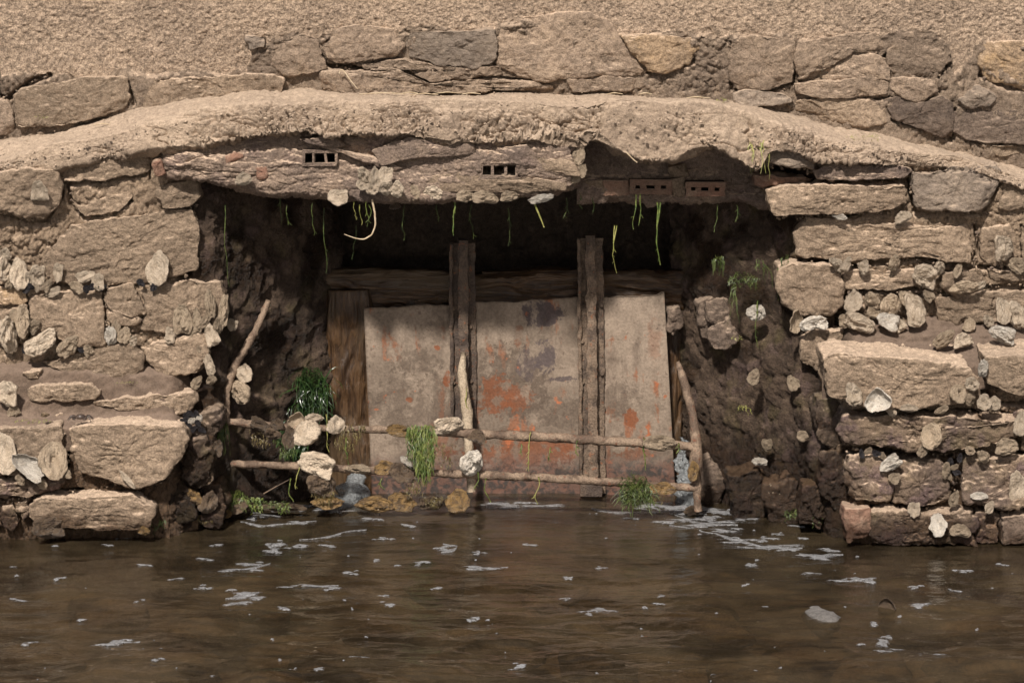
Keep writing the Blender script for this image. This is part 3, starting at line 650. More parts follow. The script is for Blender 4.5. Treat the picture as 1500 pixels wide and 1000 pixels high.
LF = [   # left pier, above its ledge: plane, depth, tone, outline
 (-.015, .12, 'tan', [(86, 264), (91, 236), (150, 222), (214, 213), (219, 250), (140, 263)]),
 (-.045, .14, 'tan', [(-60, 262), (40, 250), (80, 252), (88, 275), (81, 303), (62, 322), (40, 322), (0, 305), (-60, 302)]),
 (-.010, .12, 'tan', [(105, 277), (130, 280), (190, 269), (195, 290), (170, 309), (125, 318), (110, 300)]),
 (-.010, .16, 'tan', [(228, 270), (285, 266), (292, 288), (276, 303), (240, 304), (230, 290)]),
 (.004, .20, 'tan', [(78, 366), (105, 331), (160, 323), (280, 306), (289, 330), (288, 395), (250, 405), (200, 411), (150, 419), (76, 411), (58, 390)]),
 (.000, .12, 'ochre', [(-60, 424), (35, 422), (38, 440), (30, 447), (-60, 447)]),
 (-.012, .14, 'tan', [(42, 441), (70, 429), (145, 430), (152, 470), (150, 505), (120, 508), (60, 490), (44, 470)]),
 (-.018, .12, 'tan', [(158, 427), (190, 417), (205, 445), (216, 460), (200, 467), (166, 456), (152, 440)]),
 (-.020, .08, 'tan', [(157, 461), (172, 459), (203, 472), (200, 478), (165, 474)]),
 (.000, .20, 'tan', [(206, 426), (280, 413), (320, 420), (329, 460), (316, 481), (250, 487), (206, 481), (219, 458)]),
 (.000, .12, 'tan', [(-40, 452), (36, 449), (40, 490), (25, 506), (-40, 502)]),
 (-.012, .16, 'tan', [(84, 527), (130, 513), (190, 506), (210, 520), (205, 545), (150, 561), (110, 551), (60, 531)]),
 (-.012, .18, 'tan', [(201, 509), (250, 499), (300, 491), (303, 520), (291, 545), (240, 550), (219, 535)]),
 (-.085, .12, 'tan', [(38, 573), (60, 566), (130, 565), (146, 574), (136, 586), (46, 588)]),
 (-.085, .13, 'tan', [(138, 588), (200, 583), (280, 577), (289, 590), (276, 606), (240, 609), (200, 601), (142, 595)]),
 (-.045, .06, 'tan', [(33, 548), (58, 545), (52, 554), (36, 555)]),
 (-.225, .20, 'tan', [(102, 632), (140, 624), (200, 622), (262, 628), (272, 645), (266, 668), (240, 700), (200, 713), (185, 710), (155, 702), (118, 695), (105, 662)]),
 (-.215, .18, 'tan', [(-60, 632), (85, 628), (88, 645), (82, 690), (40, 700), (-60, 692)]),
 (-.200, .16, 'wet', [(-60, 704), (90, 702), (86, 718), (40, 729), (-60, 732)]),
 (-.235, .20, 'tan', [(45, 740), (60, 730), (195, 727), (224, 748), (214, 775), (150, 777), (60, 772), (42, 757)]),
 (-.205, .12, 'wet', [(2, 746), (15, 738), (29, 765), (18, 777), (5, 767)]),
 (-.195, .12, 'wet', [(-50, 740), (-5, 738), (0, 770), (-10, 790), (-50, 790)]),
 (-.205, .12, 'wet', [(22, 738), (38, 735), (42, 752), (34, 764), (28, 752)]),
 (-.150, .14, 'wetdark', [(272, 650), (300, 645), (312, 670), (306, 706), (286, 720), (266, 704)]),
 (-.130, .14, 'wetdark', [(232, 716), (262, 708), (286, 724), (284, 760), (250, 772), (228, 752)]),
 (-.090, .12, 'wetdark', [(296, 720), (320, 712), (330, 740), (322, 775), (294, 770)]),
 (-.060, .12, 'wetdark', [(290, 610), (316, 604), (324, 628), (310, 644), (290, 636)]),
]
RT = [
 (-.040, .10, 'slate', [(1122, 229), (1150, 215), (1190, 231), (1193, 249), (1165, 244), (1125, 237)]),
 (-.030, .12, 'course', [(1192, 251), (1215, 243), (1320, 241), (1336, 252), (1325, 261), (1215, 266), (1198, 261)]),
 (-.035, .20, 'tan', [(1124, 281), (1150, 273), (1325, 270), (1332, 300), (1300, 308), (1240, 312), (1135, 316), (1127, 300)]),
 (-.035, .16, 'slate', [(1336, 254), (1400, 247), (1460, 246), (1468, 258), (1446, 300), (1430, 308), (1345, 305), (1338, 280)]),
 (-.010, .12, 'tan', [(1474, 276), (1560, 258), (1560, 302), (1468, 306)]),
 (.03, .10, 'brick', [(1105, 257), (1190, 261), (1188, 268), (1107, 271)]),
 (.002, .22, 'tan', [(1167, 342), (1185, 323), (1260, 326), (1340, 329), (1415, 333), (1422, 360), (1420, 385), (1340, 375), (1240, 384), (1170, 378)]),
 (.006, .12, 'tan', [(1440, 336), (1495, 329), (1496, 380), (1450, 386), (1437, 376)]),
 (.006, .12, 'tan', [(1500, 331), (1560, 331), (1560, 386), (1500, 381)]),
 (-.008, .24, 'tan', [(1142, 397), (1160, 388), (1225, 389), (1235, 410), (1232, 445), (1215, 461), (1175, 461), (1150, 446), (1142, 420)]),
 (.004, .12, 'tan', [(1237, 396), (1340, 396), (1341, 418), (1300, 424), (1239, 423)]),
 (-.004, .12, 'tan', [(1380, 401), (1435, 396), (1440, 405), (1432, 425), (1405, 433), (1382, 420)]),
 (.000, .12, 'tan', [(1451, 396), (1560, 400), (1560, 413), (1460, 413), (1450, 406)]),
 (.008, .14, 'tan', [(1370, 437), (1440, 429), (1560, 429), (1560, 466), (1440, 472), (1378, 472)]),
 (.000, .16, 'tan', [(1175, 502), (1190, 488), (1236, 488), (1230, 525), (1206, 548), (1176, 532)]),
 (-.300, .26, 'tan', [(1209, 526), (1228, 519), (1340, 528), (1420, 538), (1432, 558), (1425, 590), (1340, 598), (1275, 596), (1214, 580)]),
 (-.290, .26, 'tan', [(1445, 524), (1560, 524), (1560, 577), (1490, 576), (1448, 563)]),
 (-.285, .20, 'wet', [(1238, 616), (1260, 610), (1400, 612), (1490, 616), (1492, 640), (1470, 652), (1388, 661), (1330, 656), (1240, 652), (1231, 632)]),
 (-.285, .20, 'wet', [(1497, 610), (1560, 606), (1560, 662), (1500, 660)]),
 (-.265, .20, 'wet', [(1247, 674), (1290, 674), (1305, 700), (1301, 732), (1256, 735), (1244, 702)]),
 (-.270, .20, 'wet', [(1309, 692), (1320, 677), (1375, 677), (1390, 700), (1388, 735), (1350, 743), (1310, 736)]),
 (-.275, .20, 'wet', [(1412, 692), (1420, 674), (1560, 670), (1560, 742), (1470, 741), (1412, 735)]),
 (-.280, .20, 'brick', [(1239, 748), (1275, 747), (1278, 785), (1241, 795)]),
 (-.285, .20, 'wet', [(1279, 750), (1425, 752), (1431, 772), (1402, 800), (1282, 800)]),
 (-.290, .12, 'wet', [(1384, 778), (1400, 766), (1426, 779), (1430, 800), (1388, 800)]),
 (-.275, .14, 'wet', [(1432, 753), (1465, 761), (1462, 795), (1432, 795)]),
 (-.280, .14, 'dark', [(1470, 760), (1560, 755), (1560, 800), (1470, 796)]),
 (-.150, .16, 'wetdark', [(1200, 590), (1236, 584), (1240, 640), (1216, 662), (1196, 640)]),
 (-.170, .16, 'wetdark', [(1206, 668), (1244, 664), (1248, 730), (1222, 748), (1200, 720)]),
 (-.130, .14, 'wetdark', [(1178, 716), (1206, 708), (1216, 752), (1200, 775), (1172, 765)]),
 (.080, .14, 'wetdark', [(1068, 700), (1110, 690), (1130, 726), (1118, 764), (1076, 762)]),
 (.020, .14, 'wetdark', [(1122, 715), (1160, 700), (1180, 735), (1165, 768), (1126, 768)]),
 (.300, .12, 'dark', [(1024, 448), (1046, 440), (1052, 474), (1042, 500), (1028, 490)]),
 (.260, .12, 'dark', [(1034, 446), (1060, 440), (1070, 462), (1050, 474), (1036, 468)]),
 (.240, .14, 'dark', [(1036, 484), (1066, 470), (1082, 492), (1070, 512), (1042, 510)]),
 (.380, .10, 'dark', [(978, 456), (996, 452), (1002, 478), (990, 494), (978, 482)]),
 (.300, .16, 'dark', [(1010, 690), (1040, 672), (1062, 710), (1050, 752), (1016, 752)]),
]
LC = [   # split stones and tile set in the lower course and in the recess
 (-.066, .06, 'course', [(545, 220), (600, 203), (690, 212), (694, 224), (640, 230), (598, 233), (560, 242)]),
 (-.066, .06, 'course', [(728, 217), (770, 214), (790, 235), (760, 243), (736, 228)]),
 (-.066, .08, 'tan', [(785, 232), (838, 234), (850, 258), (800, 252)]),
 (-.070, .06, 'course', [(438, 204), (488, 203), (512, 217), (470, 214)]),
 (-.060, .06, 'brick', [(298, 241), (345, 223), (352, 231), (306, 247)]),
 (-.066, .05, 'brick', [(376, 251), (387, 248), (390, 262), (379, 263)]),
 (-.060, .06, 'brick', [(222, 238), (234, 233), (242, 254), (228, 258)]),
 (-.062, .05, 'brick', [(700, 233), (716, 224), (720, 232), (704, 238)]),
 (-.062, .05, 'course', [(470, 214), (560, 236), (590, 248), (570, 252), (520, 232)]),
 (-.060, .06, 'tan', [(620, 262), (660, 252), (780, 262), (830, 268), (828, 280), (720, 282), (640, 280)]),
 (-.050, .05, 'brick', [(440, 266), (520, 268), (522, 277), (442, 275)]),
 (.115, .06, 'tan', [(850, 268), (882, 266), (884, 286), (852, 287)]),
 (.11, .06, 'brick', [(884, 267), (919, 266), (920, 286), (886, 287)]),
 (.11, .06, 'tan', [(984, 264), (1002, 262), (1003, 287), (986, 288)]),
 (.125, .06, 'tan', [(980, 246), (1004, 244), (1008, 260), (984, 262)]),
 (.13, .08, 'dark', [(940, 290), (968, 289), (972, 300), (950, 304)]),
]
for Yf, dep, mat, poly in LF + RT:
    step = Yf < -.18 and mat == 'tan'                                # dressed step blocks keep level tops
    sd += 7; stones.append(stone(poly, Yf, dep, mat, sd, 0.005 if mat[:3] != 'wet' else 0.010, 1.0 if mat[:3] != 'wet' else 1.5, 0.0046, not step))
for Yf, dep, mat, poly in LC:
    sd += 7; stones.append(stone(poly, Yf, dep, mat, sd, 0.006, 0.7, 0.005, False))
for o in stones: adopt(o, wall)

# crumbs of mortar, shell and stone lodged in the joints and lying on the crust
def crumbs(spots, mat, name, seed):
    r = random.Random(seed); parts = []
    base = np.array([(0, 0, 1), (.9, 0, .1), (0, .9, .1), (-.9, 0, .1), (0, -.9, .1), (.5, .5, -.7), (-.5, .5, -.7), (-.5, -.5, -.7), (.5, -.5, -.7)])
    Fc = [(0, 1, 2), (0, 2, 3), (0, 3, 4), (0, 4, 1), (1, 5, 2), (2, 6, 3), (3, 7, 4), (4, 8, 1), (2, 5, 6), (3, 6, 7), (4, 7, 8), (1, 8, 5), (5, 8, 7, 6)]
    for c, sz in spots:
        V = base * np.array([r.uniform(.7, 1.5), r.uniform(.7, 1.1), r.uniform(.5, 1.0)]) * (1 + np.array([[r.uniform(-.25, .25)] for _ in base]))
        a = r.uniform(0, 6.3); b_ = r.uniform(-.6, .6); ca, sa, cb, sb = cos(a), sin(a), cos(b_), sin(b_)
        V = V @ np.array([[ca, -sa, 0], [sa, ca, 0], [0, 0, 1]]) @ np.array([[cb, 0, sb], [0, 1, 0], [-sb, 0, cb]])
        parts.append((V * sz + c, Fc))
    V, F = join(parts); o = wpart(name, V, F, M[mat], False); o['kind'] = 'stuff'
r_ = random.Random(77); sp = {'tan': [], 'dark': [], 'crust': []}
for line, wd, dp in JOINTS:
    L = np.array(line, float); ln = np.hypot(*np.diff(L, axis=0).T)
    for (ax, ay), (bx, by), l_ in zip(L[:-1], L[1:], ln):
        for _ in range(int(l_ / 5.5)):
            t = r_.random(); px, py = ax + (bx - ax) * t + r_.uniform(-3, 3), ay + (by - ay) * t + r_.uniform(-3, 3)
            Y = UY + .012 if py < py_r(px) else ((-.175 if px < 700 else -.235) if py > (612 if px < 700 else 596) else .018)
            sp['dark' if r_.random() < .35 else 'tan'].append((P3(px, py, Y + r_.uniform(-.008, .02)), r_.uniform(.0025, .0075)))
for _ in range(520):
    px = r_.uniform(-40, 1540); t = r_.random(); f, b_ = py_f(px), py_b(px)
    py = f + (b_ - f) * t * 0.9; bu = bulge(px); sp['crust'].append((P3(px, py, -.040 - bu * (.4 + .6 * t) + r_.uniform(-.004, .006)), r_.uniform(.002, .0062)))
for _ in range(170):
    px = r_.uniform(-40, 1540); t = r_.random(); a_, f = py_r(px), py_f(px); sp['crust'].append((P3(px, a_ + (f - a_) * t, (UY - .01) * (1 - t) - (.035 + bulge(px) * .4) * t - .006), r_.uniform(.0015, .004)))
crumbs(sp['tan'], 'tan', 'joint_crumbs', 3); crumbs(sp['dark'], 'dark', 'joint_crumbs', 4); crumbs(sp['crust'], 'crust', 'crust_crumbs', 5)

# hollow clay bricks seen end-on: holes are real, their inner webs coloured near-black to imitate shade
def hollow_brick(x0, x1, y0, y1, Y, depth=0.12, nh=3):
    a = P3(x0, y1, Y); b = P3(x1, y0, Y); w = b[0] - a[0]; h = b[2] - a[2]; t = h * (0.20 if Y < 0 else 0.36)
    xs = [a[0]]; ww = w / nh; th = ww * (0.22 if Y < 0 else 0.42); parts = []
    def bx_(xa, xb, za, zb, ya=Y, yb=Y + depth): parts.append(boxvf(((xa + xb) / 2, (ya + yb) / 2, (za + zb) / 2), ((xb - xa) / 2, (yb - ya) / 2, (zb - za) / 2)))
    def shell(ya, yb):
        bx_(a[0], b[0], a[2], a[2] + t, ya, yb); bx_(a[0], b[0], b[2] - t, b[2], ya, yb)
        for k in range(nh + 1):
            xc = a[0] + k * ww; xa = max(a[0], xc - th / 2); xb = min(b[0], xc + th / 2)
            if k == 0: xb = a[0] + th
            if k == nh: xa = b[0] - th
            bx_(xa, xb, a[2] + t + 0.0003, b[2] - t - 0.0003, ya + 0.0008, yb)
    shell(Y, Y + 0.008); V, F = join(parts); V = V + 0.0032 * np.c_[fbm(V, 60, 2, 3), fbm(V, 60, 2, 5), fbm(V, 60, 2, 7)]
    o = adopt(obj('hollow_brick', V, F, M['brick' if Y > 0 else 'course'], None, False), wall)
    parts.clear(); shell(Y + 0.0085, Y + depth); bx_(a[0], b[0], a[2], b[2], Y + depth + .001, Y + depth + .006)
    V, F = join(parts); bk = adopt(obj('brick_shade_lining', V, F, M['core'], None, False), wall); bk.parent = o; bk.location = tuple(np.array(bk.location) - np.array(o.location)); return o
for b_ in BRICKS: hollow_brick(*b_)

# ------------------------------------------------------------------ timber frame round the gate
frame = tag(empty('timber_frame', tuple(P3(735, 700, 0.45))), 'wet dark brown timber frame around the rusty sluice plate', 'frame')
def beam(name, px0, px1, py0, py1, Y, depth, vertical, seed):
    a = P3(px0, py1, Y); b = P3(px1, py0, Y); w, h = b[0] - a[0], b[2] - a[2]
    L, Wd = (h, w) if vertical else (w, h)
    n = int(L / 0.007); prof = []
    per = [(0, 0), (1, 0), (1, 1), (0, 1)]
    q = []
    for k in range(4):
        A_, B_ = np.array(per[k], float), np.array(per[(k + 1) % 4], float); cnt = 22 if k == 0 else 8
        for t in np.linspace(0, 1, cnt, endpoint=False): q.append(A_ * (1 - t) + B_ * t)
    q = np.array(q); m = len(q); cq = q - 0.5; lq = (np.abs(cq[:, 0] * 2) ** 5 + np.abs(cq[:, 1] * 2) ** 5) ** (1 / 5.0); q = 0.5 + cq / np.maximum(lq, 1)[:, None]
    u = (q[:, 0] - 0.5) * Wd; d = q[:, 1] * depth
    s = np.linspace(-L / 2, L / 2, n)
    U = np.repeat(u[:, None], n, 1); D_ = np.repeat(d[:, None], n, 1); Sx = np.repeat(s[None], m, 0)
    loc = np.stack([U, D_, Sx], -1).reshape(-1, 3)
    gr = loc * np.array([1, 1, 0.12]); 
    dirv = np.stack([(U / (Wd / 2)).ravel() * (D_.ravel() > 0.002), np.where(D_.ravel() < depth * 0.5, -1, 1), np.zeros(m * n)], -1)
    dd = 0.007 * fbm(gr + np.c_[0.02 * fbm(loc, 9, 2, seed), np.zeros(len(loc)), np.zeros(len(loc))], 60, 3, seed) + 0.012 * fbm(loc, 6, 3, seed + 4) + 0.004 * fbm(loc * np.array([1, 1, .4]), 30, 3, seed + 6)
    loc = loc + dirv * dd[:, None]
    F = [tuple(f) for f in grid_faces(m, n, True)]; F.append(tuple(k * n for k in range(m))); F.append(tuple(k * n + n - 1 for k in range(m))[::-1])
    o = link(name, mesh_data(name, loc, F), M['wood'])
    o.location = ((a[0] + b[0]) / 2, Y, (a[2] + b[2]) / 2)
    if not vertical: o.rotation_euler = (0, radians(90), 0)
    adopt(o, frame); return o
beam('post', 483, 543, 425, 770, 0.425, 0.09, True, 201)
beam('post', 962, 1000, 420, 770, 0.47, 0.08, True, 205)
beam('header', 478, 1002, 400, 452, 0.455, 0.10, False, 203)

# ------------------------------------------------------------------ sluice gate
gate = tag(empty('sluice_gate', tuple(P3(760, 735, 0.40))), 'rusty silt-stained steel sluice plate with two upright ribbed bars', 'gate')
GY = 0.400
TL, TR, BR, BL = (533, 452), (973, 430), (991, 752), (546, 752)
nu, nv = 110, 78
uu = np.linspace(0, 1, nu); vv = np.linspace(0, 1, nv)
Uq, Vq = np.meshgrid(uu, vv, indexing='ij')
pxq = (TL[0] * (1 - Uq) + TR[0] * Uq) * (1 - Vq) + (BL[0] * (1 - Uq) + BR[0] * Uq) * Vq
pyq = (TL[1] * (1 - Uq) + TR[1] * Uq) * (1 - Vq) + (BL[1] * (1 - Uq) + BR[1] * Uq) * Vq
X, Z = pt(pxq, pyq, GY); Vp = np.stack([X.ravel(), np.full(X.size, GY), Z.ravel()], 1)
top = (Vq.ravel() == 0); Vp[top, 2] += 0.0025 * fbm(Vp[top], 30, 3, 4) * 2
lay = sstep(0.02, 0.06, fbm(Vp, 9, 4, 301)) * 0.0022                      # flaking layers
Vp[:, 1] -= 0.004 * fbm(Vp, 5, 2, 300) + lay + 0.001 * fbm(Vp, 60, 3, 302)
Vb = Vp.copy(); Vb[:, 1] = GY + 0.009
Ff = grid_faces(nu, nv); Fb = Ff[:, ::-1] + len(Vp)
ring = [i * nv for i in range(nu)] + [(nu - 1) * nv + j for j in range(1, nv)] + [i * nv + nv - 1 for i in range(nu - 2, -1, -1)] + [j for j in range(nv - 2, 0, -1)]
Fr = [(ring[k], ring[(k + 1) % len(ring)], ring[(k + 1) % len(ring)] + len(Vp), ring[k] + len(Vp)) for k in range(len(ring))]
adopt(obj('plate', np.concatenate([Vp, Vb]), [tuple(f) for f in Ff.tolist()] + [tuple(f) for f in Fb.tolist()] + Fr, M['plate']), gate)
def bar(name, px0, px1, py0, py1, Y, depth, mat, seed, lean=0.0, parent=None):
    """flat iron with eaten edges"""
    n = max(8, int(abs(py1 - py0) * MPP / 0.008)); Vs = []
    for k in range(n + 1):
        t = k / n; py = py0 + (py1 - py0) * t
        for (px, dy) in ((px0, 0), ((px0 * 2 + px1) / 3, -0.0015), ((px0 + 2 * px1) / 3, -0.0015), (px1, 0), (px1, depth), (px0, depth)):
            v = P3(px + lean * t, py, Y); v[1] += dy; Vs.append(v)
    Vs = np.array(Vs); Vs += np.c_[0.003 * fbm(Vs, 40, 3, seed), 0.002 * fbm(Vs, 40, 3, seed + 1), np.zeros(len(Vs))]
    F = []
    for k in range(n):
        for c in range(6): a = k * 6 + c; b_ = k * 6 + (c + 1) % 6; F.append((a, b_, b_ + 6, a + 6))
    F.append((5, 4, 3, 2, 1, 0)); F.append(tuple(n * 6 + c for c in range(6)))
    o = obj(name, Vs, F, M[mat], None, False); adopt(o, parent or gate); return o
def upright(px, py0, py1, dark, seed, lean):
    m = 'barlow' if dark else 'bar'
    r = bar('upright_bar', px - 18, px + 19, py0 + 4, py1, GY - 0.016, 0.011, m, seed, lean)
    rib = bar('rib', px - 6, px + 8, py0, py1 - 6, GY - 0.052, 0.036, m, seed + 3, lean)
    lip = bar('rib', px - 19, px - 14, py0 + 6, py1 - 10, GY - 0.030, 0.0155, m, seed + 5, lean)
    for c in (rib, lip):
        c.parent = r; c.location = tuple(np.array(c.location) - np.array(r.location))
    return r
ub1 = upright(677, 352, 636, True, 401, 2)
ub2 = upright(864, 345, 722, False, 405, 4)
def bolt(px, py, Y, r=0.0065):
    th = np.arange(6) * pi / 3; c = P3(px, py, Y); V = []
    for (rr, dy) in ((r, 0.0), (r, -0.006), (r * 0.8, -0.008)):
        for t in th: V.append((c[0] + rr * cos(t), c[1] + dy, c[2] + rr * sin(t)))
    F = [(k, (k + 1) % 6, (k + 1) % 6 + 6, k + 6) for k in range(6)] + [(6 + k, 6 + (k + 1) % 6, 12 + (k + 1) % 6, 12 + k) for k in range(6)] + [tuple(range(12, 18))]
    return adopt(obj('bolt', V, F, M['bar'], None, False), gate)
for px, py, dy in ((852, 437, .017), (867, 431, .053), (881, 447, .017), (882, 547, .017), (853, 500, .017), (853, 560, .017), (854, 640, .017), (664, 452, .017), (688, 438, .017), (689, 478, .017), (665, 560, .017), (690, 558, .017)):
    bolt(px, py, GY - dy)
foot = bar('bar_foot', 850, 882, 708, 727, GY - 0.058, 0.04, 'barlow', 431)
# stick with a pale crust, tied to the left bar
V, F = tube([P3(679, 516, .325), P3(676, 545, .32), P3(680, 575, .31), P3(684, 600, .30), P3(686, 640, .28), P3(690, 720, .27)], [.008, .014, .015, .017, .014, .013], 10, 501, .004)
tag(obj('stick', V, F, M['stick']), 'pale silt-crusted stick standing against the left upright bar', 'stick')

# ------------------------------------------------------------------ railing of bent pipes
rail = tag(empty('pipe_railing', tuple(P3(680, 740, 0.08))), 'rusty silted pipe railing with two bent posts in front of the gate', 'railing')
RY = 0.08
def rpart(name, path, rad, seed, rough=.005, mat='rail', Y=RY):
    V, F = tube([P3(x, y, Y + (d[0] if d else 0)) for x, y, *d in path], rad, 10, seed, rough); return adopt(obj(name, V, F, M[mat]), rail)
rpart('post', [(394, 440, .10), (384, 464, .085), (368, 496, .06), (350, 526, .035), (338, 548, .02), (332, 575, .01), (331, 620, 0), (330, 680, 0), (331, 760, 0)], [.009, .010, .012, .012, .012, .011, .010, .010, .010], 511)
rpart('post', [(992, 530, .10), (1000, 552, .08), (1010, 585, .05), (1016, 615, .02), (1020, 655, 0), (1019, 680, 0), (1020, 705, 0), (1023, 748, 0)], [.007, .012, .014, .013, .018, .021, .014, .012], 513, .004)
rpart('rail', [(334, 618), (430, 626), (530, 629), (600, 630), (690, 635), (800, 640), (900, 646), (985, 652), (1018, 655)], [.012, .012, .011, .012, .014, .014, .015, .013, .013], 515)
rpart('rail', [(333, 679), (430, 682), (530, 688), (600, 692), (690, 695), (790, 699), (870, 704), (950, 710), (1022, 714)], [.011, .011, .012, .011, .012, .013, .013, .011, .012], 517)

# ------------------------------------------------------------------ river, bed and foam
def axis(lo, hi, step, far, n):
    a = np.arange(lo, hi, step); g = np.geomspace(step * 2, far, n)
    return np.r_[lo - g[::-1], a, hi + g]
xs = axis(-1.75, 1.75, 0.0085, 45, 24)
ya = np.arange(-3.1, 0.62, 0.0085); g = np.geomspace(0.03, 60, 24); ys = np.r_[-3.1 - g[::-1], ya]; ys = ys[ys > -80]; ys = np.r_[ys, 0.8, 1.2, 1.8]
Xw, Yw = np.meshgrid(xs, ys, indexing='ij'); Pw = np.stack([Xw.ravel(), Yw.ravel(), np.zeros(Xw.size)], 1)
near = sstep(12, 3, np.abs(Pw[:, 1])) * sstep(6, 2.2, np.abs(Pw[:, 0]))
q = Pw * np.array([0.52, 1.35, 1])
hw = 0.0090 * fbm(q, 3.0, 2, 601) + 0.0072 * fbm(q, 9.5, 2, 605) + 0.0034 * fbm(q, 25, 2, 609) + 0.0010 * fbm(q, 62, 2, 611)
calm = 0.44 + 0.34 * sstep(-0.3, -1.4, Pw[:, 1]) + 0.80 * sstep(-0.9, -2.3, Pw[:, 1])
Pw[:, 2] = hw * near * calm
HW = Pw[:, 2].reshape(len(xs), len(ys))
def wz(x, y):
    i = min(max(int(np.searchsorted(xs, x)), 1), len(xs) - 1); j = min(max(int(np.searchsorted(ys, y)), 1), len(ys) - 1)
    u = (x - xs[i - 1]) / (xs[i] - xs[i - 1]); v = (y - ys[j - 1]) / (ys[j] - ys[j - 1])
    return float((HW[i - 1, j - 1] * (1 - u) + HW[i, j - 1] * u) * (1 - v) + (HW[i - 1, j] * (1 - u) + HW[i, j] * u) * v)
tag(link('river_water', mesh_data('river_water', Pw, grid_faces(len(xs), len(ys))), M['water']), kind='structure')
xb = np.linspace(-6, 6, 160); yb = np.linspace(-9, 2.0, 160); Xb, Yb = np.meshgrid(xb, yb, indexing='ij')
Pb = np.stack([Xb.ravel(), Yb.ravel(), np.zeros(Xb.size)], 1); Pb[:, 2] = -0.20 + 0.06 * fbm(Pb, 1.6, 4, 620) + 0.02 * fbm(Pb, 9, 3, 622)
tag(link('river_bed', mesh_data('river_bed', Pb, grid_faces(160, 160)), M['bed']), kind='structure')
fb = bpy.data.meshes.new('far_bed'); fb.from_pydata([(-60, -90, -.45), (60, -90, -.45), (60, 2.2, -.45), (-60, 2.2, -.45)], [], [(0, 1, 2, 3)])
tag(link('lower_bed', fb, M['bed']), kind='structure')
tg = bpy.data.meshes.new('quay'); tg.from_pydata([(-60, 2.1, 1.78), (60, 2.1, 1.78), (60, 60, 1.78), (-60, 60, 1.78)], [], [(0, 1, 2, 3)])
tag(link('quay_ground', tg, M['render']), kind='structure')

def rock_mesh(seed, n=26):
    th = np.linspace(0, 2 * pi, n, endpoint=False); ph = np.linspace(0.001, pi - 0.001, n // 2)
    T, Pp = np.meshgrid(th, ph, indexing='ij'); V = np.stack([np.cos(T) * np.sin(Pp), np.sin(T) * np.sin(Pp), np.cos(Pp)], -1).reshape(-1, 3)
    r = random.Random(seed)
    for _ in range(7):
        d = np.array([r.uniform(-1, 1), r.uniform(-1, 1), r.uniform(-1, 1)]); d /= np.linalg.norm(d); lim = r.uniform(0.6, 0.85); k = V @ d; o = k > lim; V[o] -= np.outer(k[o] - lim, d)
    V *= (1 + 0.18 * fbm(V, 1.6, 4, seed))[:, None]
    return mesh_data('river_stone', V, grid_faces(n, n // 2, True))
rocks = [rock_mesh(700 + k) for k in range(5)]
bedstones = [(640, 850, .09, .05), (815, 858, .07, .03), (800, 872, .06, .03), (1010, 888, .10, .06), (1060, 905, .08, .05), (930, 890, .07, .04), (370, 880, .08, .04), (300, 905, .1, .06), (150, 880, .09, .05), (560, 905, .1, .05), (720, 930, .1, .06), (470, 950, .1, .05), (230, 960, .12, .06), (880, 950, .11, .06), (1180, 940, .12, .07), (1100, 975, .1, .06), (1350, 890, .08, .05), (1430, 910, .1, .06), (620, 975, .12, .06), (60, 940, .1, .06), (1280, 970, .1, .05), (1330, 850, .07, .04), (1010, 850, .06, .03), (1450, 960, .12, .06), (390, 985, .11, .06)]
for k, (px, py, r_, h_) in enumerate(bedstones):
    w = pw(px, py, -0.055); o = link('river_stone', rocks[k % 5], M['bed'], None, (w[0], w[1], -0.055 - h_ * 0.75)); o.scale = (r_, r_ * 1.5, h_); o.rotation_euler = (0, 0, k * 1.7)
    tag(o, 'rounded stone lying under the murky shallow river water', 'stone', 'stones under the river surface')
w = pw(1205, 905, 0.0); o = link('river_stone', rock_mesh(741), M['wetgrey'], None, (w[0], w[1] + 0.02, -0.016)); o.scale = (0.050, 0.10, 0.034); tag(o, 'pale grey wet stone just breaking the river surface', 'stone')

def blob(cx, cy, rx, ry, h, seed, ang=0.0, n=20):
    th = np.linspace(0, 2 * pi, n, endpoint=False); q_ = np.c_[np.cos(th), np.sin(th), np.full(n, seed * 1.31)]
    R = np.maximum(0.3, 1 + 0.7 * fbm(q_, 1.2, 3, seed, 0.5)); V = [(cx, cy, wz(cx, cy) + h)]
    for f, z in ((0.55, 0.85), (0.9, 0.35), (1.0, -0.6)):
        for t, r_ in zip(th, R):
            a, b_ = f * r_ * rx * cos(t), f * r_ * ry * sin(t); X_ = cx + a * cos(ang) - b_ * sin(ang); Y_ = cy + a * sin(ang) + b_ * cos(ang)
            V.append((X_, Y_, wz(X_, Y_) + h * z))
    F = [(0, 1 + k, 1 + (k + 1) % n) for k in range(n)]
    for r_ in range(2):
        for k in range(n): a = 1 + r_ * n + k; b_ = 1 + r_ * n + (k + 1) % n; F.append((a, a + n, b_ + n, b_))
    return V, F, [1.0] + [0.85] * n + [0.25] * n + [0.0] * n
